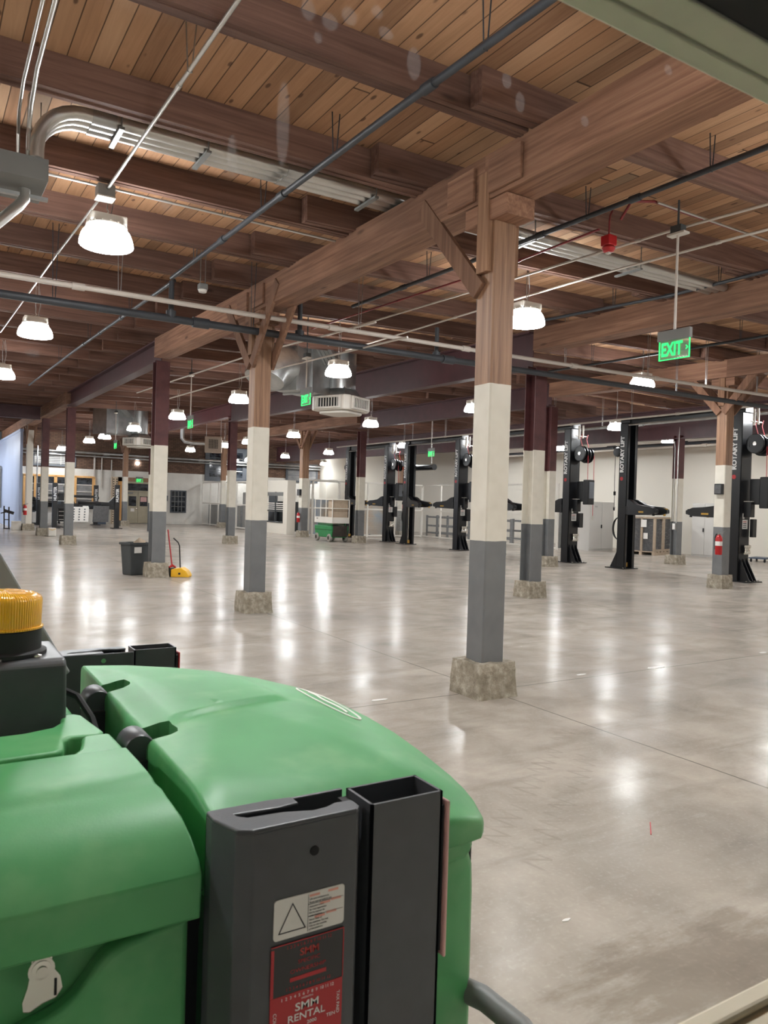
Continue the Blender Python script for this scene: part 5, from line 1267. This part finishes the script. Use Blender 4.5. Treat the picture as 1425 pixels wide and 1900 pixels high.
# hinges between lid rows
for (x, y, z) in ((.316, 1.27, 1.078), (.318, 1.60, 1.075)):
    q = MB(); q.lathe([(.012, -.03), (.023, -.03), (.025, -.027), (.025, .027), (.023, .03), (.012, .03)], 20, (x, y, z), 'y'); h_ = mp(q, 'hinge_barrel', M['charcoal'], smooth=True, ang=40)
    mp(MB().lathe([(0, -.022), (.013, -.022)], 14, (x, y, z), 'y'), 'bore', M['hole'], h_)
    mp(MB().box(x+.01, x+.055, y-.012, y+.022, z-.03, z-.005), 'hinge_leaf', M['hole'], h_)
    mp(MB().box(x-.02, x+.03, y-.04, y+.04, z-.09, z-.015), 'hinge_base', M['rubber'], h_)
# cable from the beacon box to the hood
mp(MB().tube([(.225, 1.62, 1.10), (.25, 1.60, 1.105), (.275, 1.55, 1.098), (.29, 1.49, 1.07), (.30, 1.44, 1.02)], .0065, 8), 'cable', M['rubber'], smooth=True)
# beacon box and amber beacon
bxm = mp(MB().prism([(1.42, 1.072), (1.43, 1.186), (1.442, 1.196), (1.62, 1.196), (1.64, 1.10), (1.64, 1.072)], -.30, .235, 'x'), 'beacon_box', M['charcoal'], bevel=.006, seg=3)
bc = (.141, 1.515)
q = MB(); q.lathe([(.066, 1.194), (.072, 1.197), (.072, 1.203), (.063, 1.206), (.063, 1.240), (.060, 1.243), (0, 1.243)], 32, (bc[0], bc[1], 0)); bb = mp(q, 'beacon_base', M['rubber'], smooth=True, ang=30)
def beacon():
    q = MB(); q.lathe([(.0655, 0), (.0655, .003), (.062, .004), (.0635, .050), (.061, .056), (.050, .062), (.028, .066), (0, .067)], 64)
    o = q.build('beacon_lens', M['amber'], bb, True, ang=45); o.location = Vector((bc[0], bc[1], 1.243))-ML; return o
beacon()
q = MB()
for k in range(10):
    a = 2*PI*k/10; q.lathe([(.0, .0), (.013, .004), (.015, .016), (.010, .026), (0, .028)], 10, (bc[0]+.04*math.cos(a), bc[1]+.038*math.sin(a), 1.245))
mp(q, 'reflector_ring', M['orange'], bb, smooth=True)
q = MB()
for x, y in ((.19, 1.462), (.125, 1.446), (.205, 1.6)): q.lathe([(.009, 1.196), (.009, 1.2), (0, 1.202)], 12, (x, y, 0))
mp(q, 'screw', M['chrome'], bxm)
# pocket posts, near and far side
def pocket(y0, sgn, near):
    """post pocket pair; sgn +1 when the outer face looks to -Y"""
    def Y(d): return y0+sgn*d
    zt = 1.096 if near else 1.075
    def B(q, x0, x1, d0, d1, z0, z1): a, c = sorted((Y(d0), Y(d1))); return q.box(x0, x1, a, c, z0, z1)
    q = MB(); poly = [(.316, .055), (.330, .012), (.348, .0), (.488, .0), (.494, .006), (.494, .03), (.488, .03), (.488, .004), (.349, .004), (.333, .015), (.320, .056), (.320, .078), (.316, .078)]
    q.prism([(x, Y(d)) for x, d in poly], .5, zt-.004, 'z'); B(q, .316, .505, .072, .078, .5, zt-.002)
    po = mp(q, 'pocket_post', M['charcoal'], bevel=.002)
    q = MB(); q.prism([(x, Y(d)) for x, d in [(.316, .05), (.330, .008), (.346, -.001), (.486, -.001), (.495, .008), (.495, .030), (.470, .031), (.455, .024), (.435, .022), (.425, .026), (.40, .034), (.355, .038), (.345, .048), (.345, .053), (.40, .048), (.43, .052), (.43, .074), (.40, .078), (.345, .078), (.316, .078)]], zt-.006, zt, 'z')
    mp(q, 'pocket_lip', M['charcoal'], po, bevel=.0035, seg=3)
    q = MB(); t = .004; x0, x1 = .508, .620
    for (a, c, d0, d1) in ((x0, x1, 0, t), (x0, x1, .068-t, .068), (x0, x0+t, 0, .068), (x1-t, x1, 0, .068)): B(q, a, c, d0, d1, .5, zt)
    tb = mp(q, 'square_tube', M['charcoal'], po)
    q = MB(); B(q, .494, .509, .035, .066, .5, zt-.01); mp(q, 'web', M['rubber'], po)
    q = MB(); B(q, x0+.002, x1-.002, .004, .064, .8, .82); B(q, .32, .494, .006, .072, .8, .82); mp(q, 'inner_floor', M['hole'], po)
    q = MB(); B(q, x1, x1+.006, .004, .066, .875, zt-.022); mp(q, 'reflector_back', M['rubber'], po)
    q = MB(); B(q, x1+.006, x1+.011, -.004 if near else .0, .07, .868, zt-.014); mp(q, 'reflector', M['pink'] if near else M['red'], po, bevel=.003)
    hole_y = -.0015
    q = MB(); q.lathe([(0, 0), (.006, 0), (.006, .002)], 16, (.428, Y(-.0012) if near else Y(.079), 1.055), 'y'); mp(q, 'bolt_hole', M['hole'] if near else M['chrome'], po)
    return po
pk = pocket(.840, 1, True)
pocket(2.145, -1, False)
# stickers on the near pocket
SY = .8385
def plate(x0, x1, z0, z1, mat, name, par, r=.004, y=SY):
    p = []
    for cx, cz, a0 in ((x1-r, z1-r, 0), (x0+r, z1-r, PI/2), (x0+r, z0+r, PI), (x1-r, z0+r, 1.5*PI)): p += [(cx+r*math.cos(a0+PI/2*k/4), cz+r*math.sin(a0+PI/2*k/4)) for k in range(5)]
    return mp(MB().prism(p, y, .8399, 'y'), name, mat, par)
def T(body, size, mat, x, z, par, sx=1., bold=0, rot=False, y=SY-.0004, al='CENTER'):
    o = text('lettering', body, size, mat, par, frame(Vector((x, y, z))-ML, (0, 0, -1) if rot else (1, 0, 0), (1, 0, 0) if rot else (0, 0, 1)), .0001, al, sx, bold); return o
st = plate(.376, .471, .956, 1.005, M['paper'], 'warning_sticker', pk)
tri = MB(); P0 = [(.400, .9985), (.3815, .9635), (.4185, .9635)]; c0 = (.400, .974)
def sc3(k): return [(c0[0]+(p[0]-c0[0])*k, c0[1]+(p[1]-c0[1])*k) for p in P0]
o_, i_ = sc3(1.0), sc3(.88); yy = SY-.0004
tri.add([(p[0], yy, p[1]) for p in o_]+[(p[0], yy, p[1]) for p in i_], [(0, 1, 4, 3), (1, 2, 5, 4), (2, 0, 3, 5)]); mp(tri, 'warning_triangle', M['ink'], st, fix=False)
q = MB(); q.box(.4208, .4211, SY-.0004, SY, .958, 1.003); q.box(.4211, .469, SY-.0004, SY, .9905, .9908); q.box(.4211, .469, SY-.0004, SY, .9755, .9758); mp(q, 'rule_line', M['ink'], st)
q = MB()
for (a, z) in ((.4225, .9995), (.448, 1.0), (.437, .987), (.452, .9885), (.43, .972), (.446, .9735)): q.box(a, a+.014, SY-.0003, SY, z, z+.0028)
mp(q, 'print_block', M['ink_pink'], st)
for i, s in enumerate(['Lift arm components', 'Read manual before use', 'Attention avant', 'de vous approcher', 'lire le manuel de', 'cette machine', 'Stand clear of', 'the machine. Do not', 'ride on the outside', 'of the platform']):
    T(s, .0031, M['ink'], .4225, .9965-.0038*i-(.0015 if i > 1 else 0)-(.001 if i > 5 else 0), st, 1, 0, False, SY-.0004, 'LEFT')
s2 = plate(.374, .4715, .888, .950, M['label_dark'], 'tax_sticker', pk, .001)
q = MB(); q.box(.3735, .3775, SY-.0005, SY, .888, .946); q.box(.3735, .472, SY-.0005, SY, .9490, .9502); q.box(.4708, .472, SY-.0005, SY, .888, .9495); q.box(.399, .448, SY-.0005, SY, .9015, .9065); mp(q, 'border', M['label_red'], s2)
T('SMM', .0125, M['ink_red'], .4245, .9345, s2, 1.05, .0002)
T('SPECIFIC', .0065, M['label_red'], .424, .9235, s2, 1.2); T('OWNERSHIP', .0068, M['label_red'], .423, .9135, s2, 1.25)
T('1 2 3 4 5 6 7 8 9 10 11 12', .0055, M['label_red'], .424, .9445, s2, 1.05); T('1 2 3 4 5 6 7 8 9 10 11 12', .0055, M['label_red'], .424, .8935, s2, 1.05)
s3 = plate(.374, .4715, .818, .8875, M['label_red'], 'tax_sticker', pk, .001)
T('1  2  3  4  5  6  7  8  9  10 11 12', .0056, M['letter'], .4235, .8825, s3, .98); T('MONTH', .0032, M['letter'], .423, .8775, s3, 1.3)
T('SMM', .0135, M['letter'], .423, .868, s3, 1.2, .0002); T('RENTAL', .0125, M['letter'], .4225, .8555, s3, 1.12, .0001); T('2000', .006, M['letter'], .430, .8455, s3, 1.1); T('TEN', .006, M['letter'], .456, .8455, s3, 1.1)
T('TAX PAID', .0058, M['letter'], .4655, .858, s3, 1.1, 0, True); T('COLO', .0062, M['letter'], .380, .860, s3, 1.1, 0, True)
# grey boom section beyond the beacon, bumper bar, running gear
q = MB(); q.bar((.27, 1.76, 1.10), (.085, 1.76, 1.44), .10, .042, (1, 0, .5)); mp(q, 'boom_arm', M['boomgrey'], bevel=.004)
q = MB(); q.bar((.19, 1.70, 1.10), (.03, 1.70, 1.40), .02, .055, (1, 0, .5)); mp(q, 'boom_link', M['slate'], bevel=.004)
q = MB(); q.bar((.212, 1.69, 1.10), (.055, 1.69, 1.39), .012, .010, (1, 0, .5)); mp(q, 'link_edge', M['offwhite'])
mp(MB().tube([(.60, 1.45, .62), (.70, 1.16, .70), (.785, .94, .705), (.795, .86, .70), (.79, .76, .66), (.74, .72, .60)], .0185, 12), 'bumper_bar', M['greybox'], smooth=True)
mp(MB().box(-.6, .72, 1.1, 1.75, .22, .36), 'base_frame', M['charcoal'])
for x in (-.45, .5):
    for y in (1.06, 1.79): mp(MB().lathe([(.16, -.08), (.21, -.07), (.22, -.05), (.22, .05), (.21, .07), (.16, .08)], 24, (x, y, .22), 'y'), 'wheel', M['rubber'], smooth=True)

# ------------------------------------------------------------------ output look
vs_ = SC.view_settings
vs_.view_transform = 'Standard'; vs_.look = 'None'; vs_.gamma = 1; vs_.use_curve_mapping = False; vs_.exposure = EXPO = 0.0
SC.cycles.use_denoising = True
SC.cycles.max_bounces = 7; SC.cycles.diffuse_bounces = 4; SC.cycles.glossy_bounces = 3; SC.cycles.transmission_bounces = 4; SC.cycles.transparent_max_bounces = 10
SC.cycles.sample_clamp_indirect = 6; SC.cycles.caustics_reflective = False; SC.cycles.caustics_refractive = False
SC.cycles.use_light_tree = True
